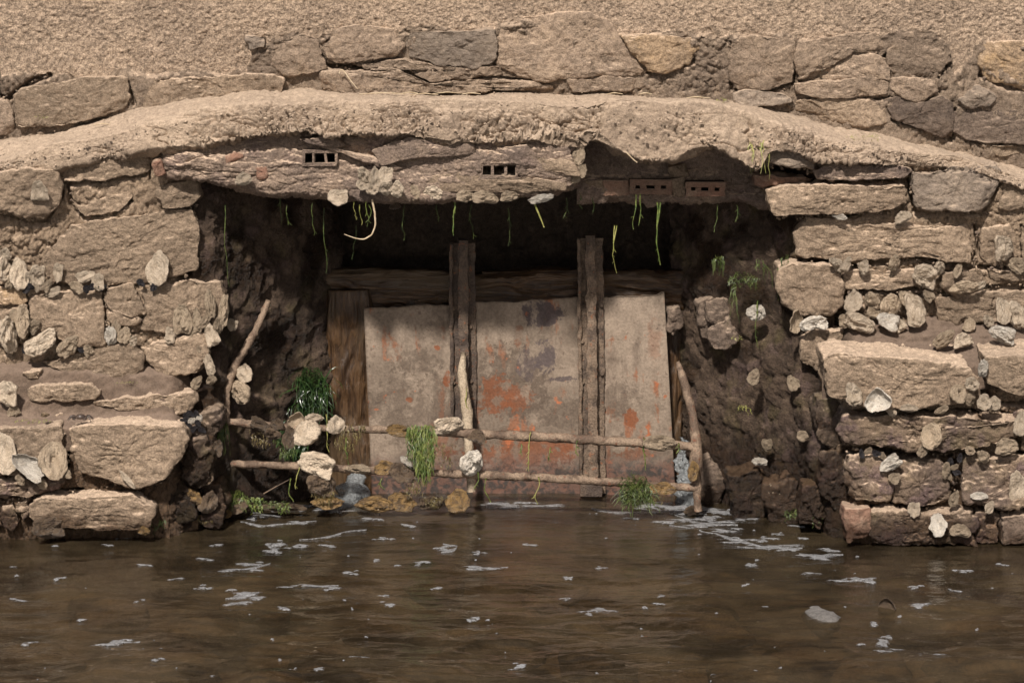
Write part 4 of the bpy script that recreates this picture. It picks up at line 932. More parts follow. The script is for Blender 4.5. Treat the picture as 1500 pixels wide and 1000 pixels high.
foam = [(390, 757, 30, 4), (372, 762, 14, 4), (440, 770, 16, 3), (500, 752, 14, 2), (545, 762, 18, 3), (405, 800, 12, 7), (400, 808, 14, 3), (375, 829, 18, 5), (352, 836, 26, 2), (435, 802, 18, 3), (465, 858, 28, 3), (485, 864, 8, 3), (360, 872, 22, 6), (345, 885, 22, 4), (570, 888, 10, 4), (655, 803, 14, 6), (650, 808, 12, 3), (615, 827, 12, 3), (712, 834, 30, 3), (700, 812, 10, 3), (215, 830, 12, 2.5), (296, 864, 10, 3), (415, 890, 10, 2), (185, 788, 14, 2), (120, 779, 20, 2), (240, 770, 20, 4), (270, 768, 16, 3), (550, 823, 8, 3), (582, 830, 6, 2), (175, 936, 24, 4), (227, 970, 7, 3), (465, 988, 9, 4), (30, 878, 12, 2), (45, 938, 10, 3), (160, 800, 8, 2), (830, 847, 8, 3), (827, 877, 9, 4), (970, 876, 7, 4), (968, 884, 9, 3), (878, 893, 16, 4), (857, 897, 9, 4), (945, 890, 6, 3), (1102, 825, 11, 5), (1000, 762, 34, 5), (1030, 770, 40, 5), (1050, 750, 40, 4), (1060, 778, 24, 4), (1090, 792, 26, 4), (1130, 800, 30, 5), (1150, 806, 20, 5), (1200, 815, 26, 4), (1215, 808, 14, 3), (1180, 790, 8, 3), (1165, 772, 12, 2), (1140, 782, 10, 3), (1258, 850, 18, 4), (1232, 852, 14, 2), (1186, 838, 10, 2), (1295, 940, 13, 8), (1280, 916, 8, 4), (1262, 945, 6, 3), (1310, 948, 16, 4), (1340, 858, 12, 3), (1400, 862, 10, 2), (1345, 890, 14, 4), (1470, 830, 10, 2), (1410, 838, 12, 2), (975, 742, 30, 5), (1000, 748, 30, 6), (1040, 745, 40, 5), (1075, 752, 20, 4), (985, 745, 22, 6), (965, 741, 24, 6), (1030, 744, 30, 7), (1062, 747, 24, 5), (1000, 741, 20, 6), (940, 744, 16, 4), (1012, 752, 26, 6), (1035, 758, 22, 5), (960, 750, 18, 4), (1090, 760, 18, 3), (1055, 764, 26, 4), (1120, 790, 16, 3), (600, 772, 12, 2), (560, 792, 14, 2), (480, 800, 12, 2), (320, 800, 10, 2), (300, 820, 14, 2), (260, 850, 10, 2), (510, 840, 12, 2), (640, 860, 10, 2), (420, 860, 12, 2), (90, 850, 10, 2), (200, 880, 8, 2), (560, 870, 8, 2), (780, 800, 10, 2), (880, 830, 10, 2), (930, 760, 14, 2), (780, 742, 40, 5), (740, 740, 30, 5), (720, 744, 24, 4), (460, 742, 30, 5), (420, 748, 20, 4), (480, 748, 24, 4), (80, 800, 8, 2), (20, 830, 7, 2), (1380, 960, 8, 3), (690, 906, 10, 2), (530, 965, 12, 3), (120, 905, 8, 2), (760, 975, 10, 3), (1090, 860, 6, 2), (1120, 890, 6, 2)]
parts = []
for k, (px, py, rw, rh) in enumerate(foam):
    w = pw(px, py); s_ = (DIST) / FPX
    for q_ in range(4 if rw > 9 else 2):
        f_ = (1.0, .6, .45, .35)[q_] * (0.8 if q_ == 0 else 1); ox_ = 0 if q_ == 0 else rw * s_ * (((k * 7 + q_ * 5) % 9) / 4.0 - 1) * .9; oy_ = 0 if q_ == 0 else rh * s_ / sin(PITCH) * (((k * 5 + q_ * 3) % 7) / 3.0 - 1) * .6
        parts.append(blob(w[0] + ox_, w[1] + oy_, rw * s_ * f_, max(0.008, rh * s_ / sin(PITCH) * 0.42 * f_), 0.0018 + 0.0004 * rh, 800 + k * 4 + q_, ((k * 37 + q_ * 11) % 20 - 10) / 60, 26))
STREAKS = [[(950, 742), (985, 752), (1015, 764), (1050, 770), (1078, 772)], [(1020, 778), (1060, 786), (1105, 797), (1150, 804), (1178, 803)], [(1170, 812), (1205, 816), (1236, 812)], [(1075, 802), (1120, 806), (1160, 800)], [(320, 838), (350, 836), (376, 833), (392, 826)], [(440, 860), (470, 858), (495, 855)], [(440, 790), (490, 784), (540, 776)], [(350, 768), (385, 774), (430, 770), (470, 768)], [(650, 812), (668, 808), (670, 802), (655, 798)], [(680, 834), (712, 836), (748, 833)], [(225, 785), (245, 776), (262, 768)], [(1040, 745), (1075, 748), (1100, 756)], [(980, 768), (1010, 776), (1035, 774)], [(330, 875), (362, 874), (380, 868)], [(870, 745), (900, 750), (960, 752)], [(1225, 854), (1262, 850), (1280, 848)], [(150, 938), (178, 935), (205, 937)], [(390, 800), (408, 806), (415, 796)]]
for k, ln in enumerate(STREAKS):
    Ws = np.array([pw(*q_) for q_ in ln]); L = np.r_[0, np.cumsum(np.linalg.norm(np.diff(Ws, axis=0), axis=1))]; n_ = int(L[-1] / 0.010) + 3; ss = np.linspace(0, L[-1], n_)
    C = np.stack([np.interp(ss, L, Ws[:, j]) for j in range(3)], 1)
    C[:, :2] += 0.012 * np.c_[fbm(C, 9, 3, 40 + k), fbm(C, 9, 3, 60 + k)]
    wd = 0.020 * np.maximum(0.05, 0.55 + 0.9 * fbm(C, 11, 3, 80 + k)) * np.sin(np.linspace(0.12, pi - 0.12, n_)) ** 0.5
    Vk = []
    for j in range(n_):
        for u_, h_ in ((-1, -.002), (-.5, .0022), (.5, .0022), (1, -.002)): Vk.append((C[j, 0], C[j, 1] + u_ * wd[j], wz(C[j, 0], C[j, 1] + u_ * wd[j]) + h_))
    parts.append((Vk, [(j * 4 + c_, j * 4 + 4 + c_, j * 4 + 5 + c_, j * 4 + 1 + c_) for j in range(n_ - 1) for c_ in range(3)], [0.0, 0.8, 0.8, 0.0] * n_))
fr_ = random.Random(5)
for k in range(80):
    px, py = fr_.uniform(-20, 1520), 752 + 248 * fr_.random() ** 1.3
    if py < 792 and (px < 330 or px > 1230): continue
    w = pw(px, py); r_ = fr_.uniform(0.6, 2.4) * 0.002; parts.append(blob(w[0], w[1], r_ * 1.4, r_ * 2.2, 0.0028, 900 + k, 0, 8))
edge_v = np.concatenate([np.array(q_[2], np.float32) for q_ in parts]); V, F = join([q_[:2] for q_ in parts]); fo = obj('foam', V, F, M['foam']); at_ = fo.data.attributes.new('body', 'FLOAT', 'POINT'); at_.data.foreach_set('value', edge_v)
tag(fo, 'flecks and streaks of white foam drifting on the river', 'foam', None, 'stuff')
# water spilling round the plate
def spill(name, path, rad, seed, label):
    V, F = tube(path, rad, 22, seed, 0.022, 0.006, 0.35); tag(obj(name, V, F, M['splash']), label, 'water', None, 'stuff')
spill('spilling_water', [P3(522, 690, .38), P3(520, 715, .34), P3(512, 738, .28), P3(500, 756, .2)], [.012, .045, .05, .03], 951, 'grey water spilling out past the left edge of the plate')
spill('spilling_water', [P3(1000, 640, .40), P3(1000, 690, .37), P3(1004, 725, .30), P3(1015, 750, .22)], [.012, .022, .035, .03], 953, 'grey water spilling out past the right edge of the plate')

# ------------------------------------------------------------------ oysters
def oyster_mesh(seed, open_=False, n=38, nr=18):
    r = random.Random(seed); th = np.linspace(0, 2 * pi, n, endpoint=False)
    q_ = np.c_[np.cos(th), np.sin(th), np.full(n, seed * 0.77)]
    R = (1 + 0.11 * fbm(q_, 1.5, 3, seed) + 0.07 * fbm(q_, 5, 3, seed + 2)) * (1 + 0.05 * np.sin(th + seed))
    wid = 1 - 0.20 * np.sin(th) * r.uniform(0.3, 1.2)                # narrower to the hinge end
    ox, oz = np.cos(th) * R * wid, np.sin(th) * R
    V = [(0, -0.5 if not open_ else 0.10, 0.15)]; rr = np.linspace(0, 1, nr + 1)[1:]
    cx, cz = 0.0, 0.35
    for f in rr:
        x = ox * f; z = cz * (1 - f) * 0.6 + oz * f; p_ = np.c_[x, np.full(n, seed * 1.3), z]
        if not open_:
            h = 0.46 * (1 - f ** 1.9) ** 0.85 + 0.02
            lam = ((f * 4.6 + 0.9 * fbm(p_, 1.7, 3, seed + 7)) % 1.0)
            h = h + 0.14 * (1 - lam) * (0.35 + 0.8 * f) + 0.24 * fbm(p_, 2.0, 4, seed + 9) * (1.1 - 0.5 * f)
            y = -h
        else:
            h = 0.30 * (1 - f ** 2.5) - 0.10 + 0.03 * fbm(p_, 3, 2, seed) - (0.08 if f > 0.9 else 0)
            y = np.full(n, h) if np.isscalar(h) else h
        V += list(zip(x, y, z))
    for f, y in ((0.97, 0.14 if not open_ else 0.10), (0.6, 0.26 if not open_ else 0.42)):
        V += [(a * f, y + 0.05 * sin(5 * t + seed), b_ * f) for a, b_, t in zip(ox, oz, th)]
    V.append((0, 0.3 if not open_ else 0.5, 0)); K = nr + 2
    F = [(0, 1 + (k + 1) % n, 1 + k) for k in range(n)]
    for r_ in range(K - 1):
        for k in range(n): a = 1 + r_ * n + k; b_ = 1 + r_ * n + (k + 1) % n; F.append((a, b_, b_ + n, a + n))
    last = len(V) - 1; F += [(1 + (K - 1) * n + k, 1 + (K - 1) * n + (k + 1) % n, last) for k in range(n)]
    V = np.array(V, float); bend = r.uniform(-.28, .28); V[:, 0] += bend * V[:, 2] ** 2 * 0.8; V[:, 1] += 0.10 * fbm(V, 1.1, 2, seed + 13)
    V[:, :] *= (1 + 0.12 * fbm(V, 1.3, 2, seed + 15))[:, None]; return V, F
_om = {}
def oyster(px, py, hw, hh, ang, Y, mat, label, group=None, open_=False, tiltx=0.0, name='oyster_shell', thick=None):
    """half width, half length in photo pixels; angle of the long axis from upright, degrees, leaning right"""
    k = (mat, open_, (px * 7 + py * 3) % 9)
    if k not in _om:
        V, F = oyster_mesh(1000 + hash_i(k), open_); _om[k] = mesh_data('oyster_shell', V, F); _om[k].materials.append(M[mat])
    c = P3(px, py, Y); o = bpy.data.objects.new(name, _om[k]); COL.objects.link(o); o.location = tuple(c)
    s_ = MPP * (1 + Y / DIST); t = thick if thick else 0.95 * (hw * hh) ** 0.5
    o.scale = (hw * s_, t * s_, hh * s_); o.rotation_mode = 'XYZ'; o.rotation_euler = (radians(tiltx + ((px * 11 + py * 5) % 50) - 22), radians(ang), radians(((px * 13 + py * 7) % 60) - 30))
    tag(o, label, 'oyster', group); return o
def hash_i(k): return (sum(ord(ch) for ch in k[0]) * 7 + (50 if k[1] else 0) + k[2] * 11) % 700
OY = []
def oy(*a, **k): OY.append(oyster(*a, **k))
G1 = 'oysters on the left pier'; G2 = 'oysters on the right pier'; G3 = 'oysters under the lintel'; G4 = 'oysters on the railing'; G5 = 'oysters at the waterline'
oy(58, 281, 14, 17, 5, -.058, 'sh_pale', 'flat pale oyster scar on the rounded stone below the left crust', G1, thick=6)
oy(232, 392, 18, 25, 5, -.012, 'sh_pale', 'big whitish oyster low on the large smooth slab left of the opening', G1, thick=11)
L_ = 'pale oyster in the row below the lower left corner of the large smooth slab'
for a in ((28, 400, 13, 23, -5), (5, 393, 13, 20, 8), (56, 405, 12, 22, 10), (8, 372, 10, 12, 20)): oy(*a, -.012, 'sh_pale', L_, G1)
L_ = 'small whitish oyster scar on the bottom edge of the large smooth slab'
for a in ((86, 398, 9, 16, 20), (127, 404, 16, 9, -20), (78, 428, 7, 13, 70)): oy(*a, -.006, 'sh_pale', L_, G1, thick=6)
oy(9, 488, 15, 32, -8, -.02, 'sh_pale', 'tall pale oyster beside the small brown stone in the left pier', G1)
oy(60, 503, 15, 28, 62, -.025, 'sh_pale', 'pale oyster lying slanted under the square stone in the left pier', G1)
oy(101, 505, 12, 20, 40, -.018, 'sh_tan', 'silt-brown oyster stuck under the lower edge of the square left stone', G1)
oy(33, 470, 11, 24, 5, -.012, 'sh_tan', 'silt-brown oyster between the tall pale oyster and the square stone', G1)
oy(162, 492, 9, 15, 0, -.012, 'sh_white', 'small white oyster beside the right edge of the square left stone', G1)
oy(182, 492, 10, 13, 20, -.008, 'sh_tan', 'small brown oyster beside the small white one', G1)
oy(268, 466, 14, 24, 0, -.015, 'sh_tan', 'broad silted oyster on the corner stone left of the opening', G1)
oy(289, 468, 7, 19, -5, -.012, 'sh_tan', 'narrow silted oyster next to the broad one on the left corner stone', G1)
L_ = 'upright frilled oyster edge on the arris of the left corner stone'
for a in ((308, 447, 8, 23, -8), (327, 455, 8, 25, 8)): oy(*a, .00, 'sh_tan', L_, G1)
oy(341, 475, 9, 9, 20, .06, 'sh_pale', 'small round pale oyster on the mud beside the left corner stone', G1)
oy(310, 491, 11, 18, -20, -.01, 'sh_pale', 'knobbly pale oyster at the corner above the elongated one', G1)
oy(306, 532, 8, 20, -15, -.01, 'sh_pale', 'elongated pale oyster hanging at the corner of the left pier', G1)
oy(12, 578, 18, 18, 0, -.10, 'sh_pale', 'round knobbly oyster on the mud ledge of the left pier', G1)
oy(9, 664, 17, 33, 0, -.225, 'sh_pale', 'very large pale oyster on the left face of the lower step', G1, thick=9)
oy(76, 673, 24, 30, 15, -.228, 'sh_tan', 'large round silted oyster beside the angular block', G1, thick=13)
oy(42, 682, 15, 28, -50, -.235, 'sh_white', 'open white oyster half shell wedged between two large oysters', G1, open_=True)
oy(186, 702, 5, 19, -50, -.232, 'sh_pale', 'thin pale shell edge along the bottom of the angular block', G1)
oy(72, 774, 26, 15, 0, -.235, 'sh_dark', 'rounded dark wet oyster at the water under the left bottom stone', G5)
oy(210, 776, 12, 8, 0, -.225, 'sh_gold', 'small yellowish oyster at the water below the left bottom stone', G5)
L_ = 'dark wet oyster clustered at the foot of the left pier by the opening'
for a in ((278, 665, 15, 20, 30), (300, 690, 12, 22, -15), (265, 730, 16, 14, 0), (305, 735, 14, 18, 20), (285, 700, 10, 16, 60), (318, 655, 9, 14, 10), (248, 762, 12, 10, 0)): oy(*a, -.10, 'sh_dark', L_, G5)
oy(283, 727, 10, 15, -30, -.11, 'sh_gold', 'yellowish wet oyster among the dark ones at the foot of the left pier', G5)
oy(357, 546, 15, 14, 0, .10, 'sh_pale', 'round pale oyster on top of a grey one on the left mud bank', None)
oy(352, 572, 20, 17, 40, .10, 'sh_tan', 'grey oyster below the round pale one on the left mud bank', None)
oy(356, 262, 13, 10, 0, -.075, 'sh_pale', 'single pale oyster below the reddish slab of the lintel', G3)
oy(497, 288, 16, 12, 0, -.062, 'sh_pale', 'pale oyster hanging under the lintel left of the oyster cluster', G3)
L_ = 'whitish oyster in the tight cluster hanging from the lintel between the hollow bricks'
for a in ((533, 256, 9, 14, -10), (548, 258, 8, 14, 5), (566, 256, 11, 13, 10), (545, 276, 10, 10, 0), (566, 274, 11, 12, -5), (582, 278, 11, 13, 40), (528, 270, 8, 9, 0), (554, 268, 8, 9, 0)): oy(*a, -.088, 'sh_pale', L_, G3)
L_ = 'pale oyster in the row along the bottom edge of the lintel'
for a in ((606, 281, 11, 11, 10), (634, 284, 18, 12, 0), (681, 286, 15, 9, 0), (712, 288, 20, 10, 5), (745, 287, 14, 8, 0)): oy(*a, -.050, 'sh_pale' if a[0] == 634 else 'sh_tan', L_, G3)
oy(792, 291, 6, 19, 78, -.066, 'sh_white', 'long thin white oyster at the right end of the row under the lintel', G3)
L_ = 'silted oyster on the broken right end of the lintel course'
for a in ((848, 228, 9, 16, 15), (851, 250, 9, 10, 0), (838, 262, 12, 7, 0)): oy(*a, -.03, 'sh_tan', L_, G3)
oy(578, 302, 9, 5, 0, -.02, 'sh_dark', 'small dark oyster tucked under the lintel below the oyster cluster', G3)
# on the rails
oy(449, 633, 24, 19, -20, .055, 'sh_pale', 'large pale oyster on the upper rail left of the timber post', G4)
oy(458, 612, 15, 8, 0, .07, 'sh_pale', 'flat pale oyster on top of the upper rail behind the large one', G4)
oy(491, 622, 15, 14, 10, .06, 'sh_pale', 'pale oyster on the upper rail in front of the timber post', G4)
oy(433, 616, 12, 14, 20, .06, 'sh_tan', 'open brownish oyster shell on the upper rail beside the large pale one', G4, open_=True)
oy(424, 640, 10, 17, 0, .06, 'sh_dark', 'dark oyster hanging below the upper rail', G4)
L_ = 'brown crusted oyster on the left end of the upper rail'
for a in ((382, 622, 17, 10, 15), (405, 620, 12, 9, 0), (398, 634, 15, 10, 10)): oy(*a, .055, 'sh_dark', L_, G4)
oy(583, 630, 21, 9, 12, .055, 'sh_gold', 'long yellowish oyster on the upper rail left of the green weed', G4)
oy(657, 622, 24, 14, -8, .055, 'sh_pale', 'large pale oyster on the upper rail right of the green weed', G4)
oy(465, 682, 28, 18, 12, .055, 'sh_pale', 'largest pale oyster on the lower rail', G4)
oy(472, 708, 22, 18, 30, .06, 'sh_dark', 'dark oyster hanging under the largest one on the lower rail', G4)
oy(523, 686, 20, 7, 0, .065, 'sh_tan', 'flat brown oyster crust on the lower rail above the spilling water', G4)
oy(563, 685, 16, 10, 0, .06, 'sh_gold', 'greenish yellow oyster on the lower rail under the green weed', G4)
oy(590, 692, 20, 14, 20, .06, 'sh_dark', 'dark ragged oyster on the lower rail under the green weed', G4)
oy(596, 676, 12, 6, 30, .055, 'sh_white', 'thin white oyster rim on the lower rail under the green weed', G4)
oy(691, 678, 18, 22, 0, .05, 'sh_white', 'pitted white oyster standing on the lower rail below the stick', G4)
oy(966, 648, 28, 11, 5, .055, 'sh_tan', 'long silted oyster on the right end of the upper rail', G4)
oy(1016, 690, 9, 14, 0, .05, 'sh_gold', 'yellow oyster on the right bent post', G4)
oy(970, 716, 22, 10, 5, .06, 'sh_gold', 'orange brown oyster crust on the right end of the lower rail', G4)
oy(700, 640, 14, 10, 20, .06, 'sh_dark', 'dark oyster on the upper rail at the foot of the stick', G4)
# along the water
oy(480, 735, 26, 10, 0, .08, 'sh_gold', 'yellow oyster lying at the water left of the pair', G5)
oy(545, 738, 30, 12, -3, .09, 'sh_gold', 'larger yellow oyster of the pair at the water below the plate', G5)
oy(586, 734, 22, 14, 10, .09, 'sh_gold', 'smaller yellow oyster of the pair at the water below the plate', G5)
oy(672, 733, 19, 19, 20, .08, 'sh_gold', 'upright yellowish oyster at the water below the stick', G5)
oy(632, 736, 22, 12, 0, .10, 'sh_dark', 'dark weedy oyster at the water left of the upright yellowish one', G5)
oy(345, 742, 20, 12, -30, .03, 'sh_dark', 'dark oyster with weed at the foot of the left bent post', G5)
oy(331, 752, 9, 8, 0, .02, 'sh_gold', 'small orange oyster at the foot of the left bent post', G5)
oy(415, 742, 34, 6, 2, .10, 'sh_dark', 'long dark shell crust at the water right of the left post', G5)
# right pier
oy(1228, 388, 9, 17, -30, -.02, 'sh_pale', 'narrow pale oyster in the joint above the squarish corner stone', G2)
oy(1167, 471, 10, 19, -8, -.02, 'sh_tan', 'grey upright oyster on the edge below the squarish corner stone', G2, open_=True)
oy(1193, 473, 21, 12, -5, -.025, 'sh_white', 'bright oyster below the squarish corner stone', G2)
oy(1250, 441, 14, 17, 0, -.02, 'sh_pale', 'left oyster of the two under the long thin stone', G2)
oy(1278, 438, 13, 13, 20, -.02, 'sh_tan', 'right brownish oyster of the two under the long thin stone', G2)
oy(1261, 473, 26, 15, 12, -.03, 'sh_pale', 'broad layered oyster resting above the mud of the right ledge', G2)
oy(1300, 470, 17, 13, 25, -.03, 'sh_white', 'curled white oyster beside the broad layered one', G2)
oy(1304, 448, 16, 18, 0, -.02, 'sh_tan', 'dark tan lumpy oyster above the curled white one', G2)
oy(1341, 454, 15, 27, -8, -.03, 'sh_pale', 'tall pale oyster right of the tan lumpy one', G2)
oy(1356, 406, 18, 19, 10, -.02, 'sh_pale', 'round whitish oyster at the right end of the long thin stone', G2)
oy(1412, 421, 22, 10, -15, -.025, 'sh_tan', 'silted oyster on the lower edge of the small square stone', G2)
oy(1470, 363, 15, 22, -10, -.015, 'sh_pale', 'oval whitish oyster on the face of the stone beside the dark joint', G2)
oy(1490, 388, 14, 12, 10, -.01, 'sh_tan', 'brown oyster under the oval whitish one', G2)
oy(1470, 456, 12, 21, 5, -.02, 'sh_pale', 'upright pale oyster on the right end of the lowest course above the ledge', G2)
oy(1492, 462, 14, 22, -5, -.02, 'sh_pale', 'rounder pale oyster beside the upright one at the lowest course', G2)
oy(1322, 318, 14, 9, -20, -.02, 'sh_pale', 'frilled pale oyster in the joint under the long upper stone', G2)
oy(1229, 316, 12, 5, 8, -.02, 'sh_white', 'thin white shell in the joint under the long upper stone', G2)
oy(1382, 497, 10, 20, 45, -.10, 'sh_tan', 'tan oyster lying on the mud of the right ledge', G2)
oy(1411, 499, 17, 11, -5, -.10, 'sh_pale', 'ribbed oyster lying on the mud of the right ledge', G2)
oy(1468, 489, 20, 14, 20, -.10, 'sh_white', 'white oyster lying on the ledge behind the right end block', G2)
oy(1252, 578, 14, 18, 0, -.312, 'sh_pale', 'white-patched oyster low on the front of the wide step block', G2)
oy(1287, 586, 20, 20, 10, -.318, 'sh_white', 'cream open oyster half shell under the front of the wide step block', G2, open_=True)
oy(1331, 597, 15, 6, 0, -.31, 'sh_pale', 'thin curled shell under the bottom edge of the wide step block', G2)
L_ = 'tan oyster in the cluster on the right end of the wide step block'
for a in ((1402, 576, 15, 15, 10), (1424, 562, 11, 11, 0), (1442, 589, 11, 13, 10)): oy(*a, -.305, 'sh_tan' if a[0] == 1402 else 'sh_pale', L_, G2)
oy(1440, 540, 8, 15, 15, -.30, 'sh_white', 'white shell wedged between the wide step block and its neighbour', G2)
oy(1365, 638, 16, 19, 5, -.29, 'sh_tan', 'tan oyster on the face of the dark purplish course', G2)
oy(1474, 653, 17, 13, 0, -.29, 'sh_tan', 'tan oyster under the right end of the dark purplish course', G2)
oy(1496, 620, 13, 19, 0, -.295, 'sh_pale', 'pale oyster at the right end of the dark purplish course', G2)
oy(1492, 715, 16, 28, -15, -.28, 'sh_pale', 'large oval pale oyster set in the wet lower block', G2, thick=8)
oy(1303, 679, 17, 11, -30, -.285, 'sh_white', 'pale curved oyster between the two wet square stones', G2)
oy(1386, 688, 6, 13, 5, -.28, 'sh_tan', 'narrow tan shell in the gap right of the wet square stones', G2)
oy(1434, 726, 13, 6, 0, -.285, 'sh_white', 'small white shell on the wet lower block', G2)
oy(1374, 768, 13, 18, 0, -.305, 'sh_white', 'bright white shell standing in front of the bottom course at the water', G5)
oy(1408, 776, 16, 10, 10, -.30, 'sh_tan', 'tan oyster at the water right of the bright white shell', G5)
# right bank
oy(1108, 458, 14, 13, 0, .14, 'sh_white', 'white oyster in the mud of the right reveal under hanging weed', None)
oy(1113, 676, 13, 6, 0, .10, 'sh_white', 'flat white shell low on the right mud bank', None)
oy(1123, 652, 8, 10, 180, .10, 'sh_tan', 'small pointed tan shell on the right mud bank', None)
oy(1160, 560, 9, 12, -30, .04, 'sh_tan', 'curled shell on the mud beside the right pier', None)
oy(1176, 638, 9, 8, 0, -.02, 'sh_tan', 'small shell in the dark corner of the right pier', None)
oy(1104, 552, 10, 13, 20, .12, 'sh_tan', 'brown shell half buried in the right mud bank', None)
oy(1134, 718, 14, 9, 20, .04, 'sh_tan', 'tan flat shell near the foot of the right mud bank', None)
oy(1014, 748, 14, 8, 0, .12, 'sh_dark', 'dark wet shell in the foam at the foot of the right post', None)
oy(1300, 886, 13, 11, 0, float(pw(1300, 896)[1]), 'sh_dark', 'dark open shell standing out of the river water', None, open_=True)
# small oysters crusted along the joints
r_ = random.Random(21)
for k, (px, py) in enumerate([(16, 412), (44, 410), (70, 418), (112, 420), (144, 414), (22, 462), (50, 478), (80, 510), (130, 512), (170, 478), (195, 498), (250, 492), (284, 490), (300, 470), (318, 478), (296, 512), (310, 556), (288, 560), (20, 602), (30, 702), (60, 706), (96, 690)]):
    Y = -.21 if py > 615 else (-.10 if py > 570 else -.008)
    oy(px, py, r_.uniform(6, 10), r_.uniform(8, 14), r_.uniform(-70, 70), Y, r_.choice(['sh_tan', 'sh_tan', 'sh_pale']), 'small silted oyster crusted in a joint of the left pier', 'small oysters in the joints of the left pier')
for k, (px, py) in enumerate([(1240, 388), (1266, 392), (1310, 386), (1376, 392), (1402, 396), (1436, 418), (1360, 432), (1325, 436), (1318, 476), (1280, 458), (1238, 470), (1420, 476), (1448, 470), (1380, 600), (1306, 602), (1352, 660), (1420, 660), (1440, 668), (1310, 700), (1398, 730), (1450, 742), (1340, 745), (1420, 585), (1456, 590)]):
    Y = -.285 if py > 520 else -.012
    oy(px, py, r_.uniform(6, 11), r_.uniform(8, 14), r_.uniform(-70, 70), Y, r_.choice(['sh_tan', 'sh_tan', 'sh_pale']), 'small silted oyster crusted in a joint of the right pier', 'small oysters in the joints of the right pier')
# mussels
L_ = 'tiny dark mussel in the joint beside the pale oysters'
for k, (px, py, Y) in enumerate([(20, 412, .0), (40, 424, .0), (46, 420, .0), (126, 424, -.0), (135, 420, .0), (150, 421, .0), (206, 414, .0), (225, 420, -.0), (38, 512, 0), (120, 512, 0)]):
    oyster(px, py, 4.5, 7, (k * 53) % 180, Y - .012, 'mussel', L_, 'mussels in the joints of the left pier', name='mussel')
L_ = 'small mussel in the cluster at the end of the angular block'
for k, (px, py) in enumerate([(272, 610), (281, 616), (276, 622), (290, 620), (284, 628), (278, 606), (292, 612), (270, 616), (296, 630), (288, 606)]):
    oyster(px, py, 4.5, 6.5, (k * 61) % 180, -.10, 'sh_white' if k in (1, 6) else 'mussel', L_, 'mussels beside the angular block', name='mussel')
L_ = 'small mussel in the gap above the wet square stones'
for k, (px, py) in enumerate([(1262, 664), (1272, 660), (1284, 664), (1294, 668), (1392, 676), (1398, 684), (1402, 692), (1390, 698), (1406, 670)]):
    oyster(px, py, 4.5, 7, (k * 47) % 180, -.272, 'sh_tan' if k % 2 else 'mussel', L_, 'mussels beside the wet square stones', name='mussel')

# ------------------------------------------------------------------ weed
def strand(px, py0, py1, Y, mat, label, group, wd=1.4, sway=4, seed=0, fork=False):
    r = random.Random(seed * 31 + int(px)); ps = []; n = 9
    ph = r.uniform(0, 6)
    for k in range(n):
        t = k / (n - 1); ps.append(P3(px + 1.3 * sway * sin(ph + t * 4) * t + r.uniform(-1.6, 1.6), py0 + (py1 - py0) * t, Y + 0.006 * sin(ph + 3 * t)))
    rad = [wd * MPP * (0.5 + 0.9 * r.random()) * (1 - 0.55 * k / n) * 0.5 for k in range(n)]
    parts = [tube(ps, rad, 5, seed, 0.0006, 0.004)]
    if fork:
        a = ps[3]; parts.append(tube([a + np.array([0, 0, 0]), a + np.array([.006, 0, .03]), a + np.array([.010, .004, (py0 and ps[0][2] - a[2])])], [rad[0] * .8] * 3, 5, seed, 0, .004))
    for k in range(2, n - 1):
        if r.random() < 0.5:
            d = np.array([r.uniform(-.01, .01), r.uniform(-.003, .003), r.uniform(-.014, -.004)]); parts.append(tube([ps[k], ps[k] + d * .5, ps[k] + d], [rad[k], rad[k] * .7, rad[k] * .3], 4, seed, 0, .004))
    V, F = join(parts); return tag(obj('weed_strand', V, F, M[mat]), label, 'weed', group)
SG = 'weed strands hanging from the lintel'
La = 'thin dull green weed strand hanging in the shade under the lintel'
for k, (px, a, b_, Y) in enumerate([(457, 296, 345, .0), (475, 305, 400, .06), (520, 330, 380, .1), (592, 300, 332, .0), (590, 330, 352, .05), (745, 305, 360, .03), (690, 300, 350, .05), (830, 290, 320, .02), (851, 286, 306, .06), (868, 290, 310, .06), (1080, 300, 325, .06), (1050, 300, 340, .1), (420, 300, 330, .0), (410, 285, 330, .1), (640, 300, 325, .04)]):
    strand(px, a, b_, Y, 'weed_moss', La, SG, 1.4, 3, k)
strand(666, 296, 345, -.02, 'weed', 'thick bright green weed strand hanging under the middle of the lintel', SG, 3.2, 2, 31)
strand(900, 330, 400, .05, 'weed_yel', 'long forked yellow-green strand hanging left of the broken recess', SG, 2.0, 3, 33, True)
strand(964, 296, 388, .05, 'weed', 'longest bright green strand hanging under the hollow brick shelf', SG, 3.0, 3, 35, True)
for k, (px, a, b_) in enumerate([(931, 285, 336), (938, 284, 330)]): strand(px, a, b_, .05, 'weed', 'green strand of the pair hanging from the hollow brick shelf', SG, 2.0, 3, 40 + k)
V, F = tube([P3(781, 292, -.06), P3(786, 306, -.06), P3(792, 320, -.06), P3(797, 333, -.06)], [.0028, .0032, .0026, .0014], 6, 3, .0008); tag(obj('weed_strand', V, F, M['weed_yel']), 'stiff pale yellow-green stalk slanting down from the long thin oyster', 'weed', SG)
V, F = tube([P3(545, 292, -.06), P3(549, 312, -.06), P3(550, 330, -.06), P3(545, 344, -.06), P3(533, 351, -.06), P3(520, 349, -.06), P3(504, 343, -.06)], [.0034, .003, .0026, .0024, .002, .0016, .001], 6, 9, .0008); tag(obj('root', V, F, M['straw']), 'pale curved root hanging from the oyster cluster under the lintel', 'root')
for k, (px, a, b_) in enumerate([(518, 296, 322), (526, 300, 330), (536, 294, 332), (541, 300, 326)]): strand(px, a, b_, -.05, 'weed_yel' if k < 2 else 'weed', 'short yellow-green strand beside the pale curved root', SG, 1.6, 4, 50 + k)
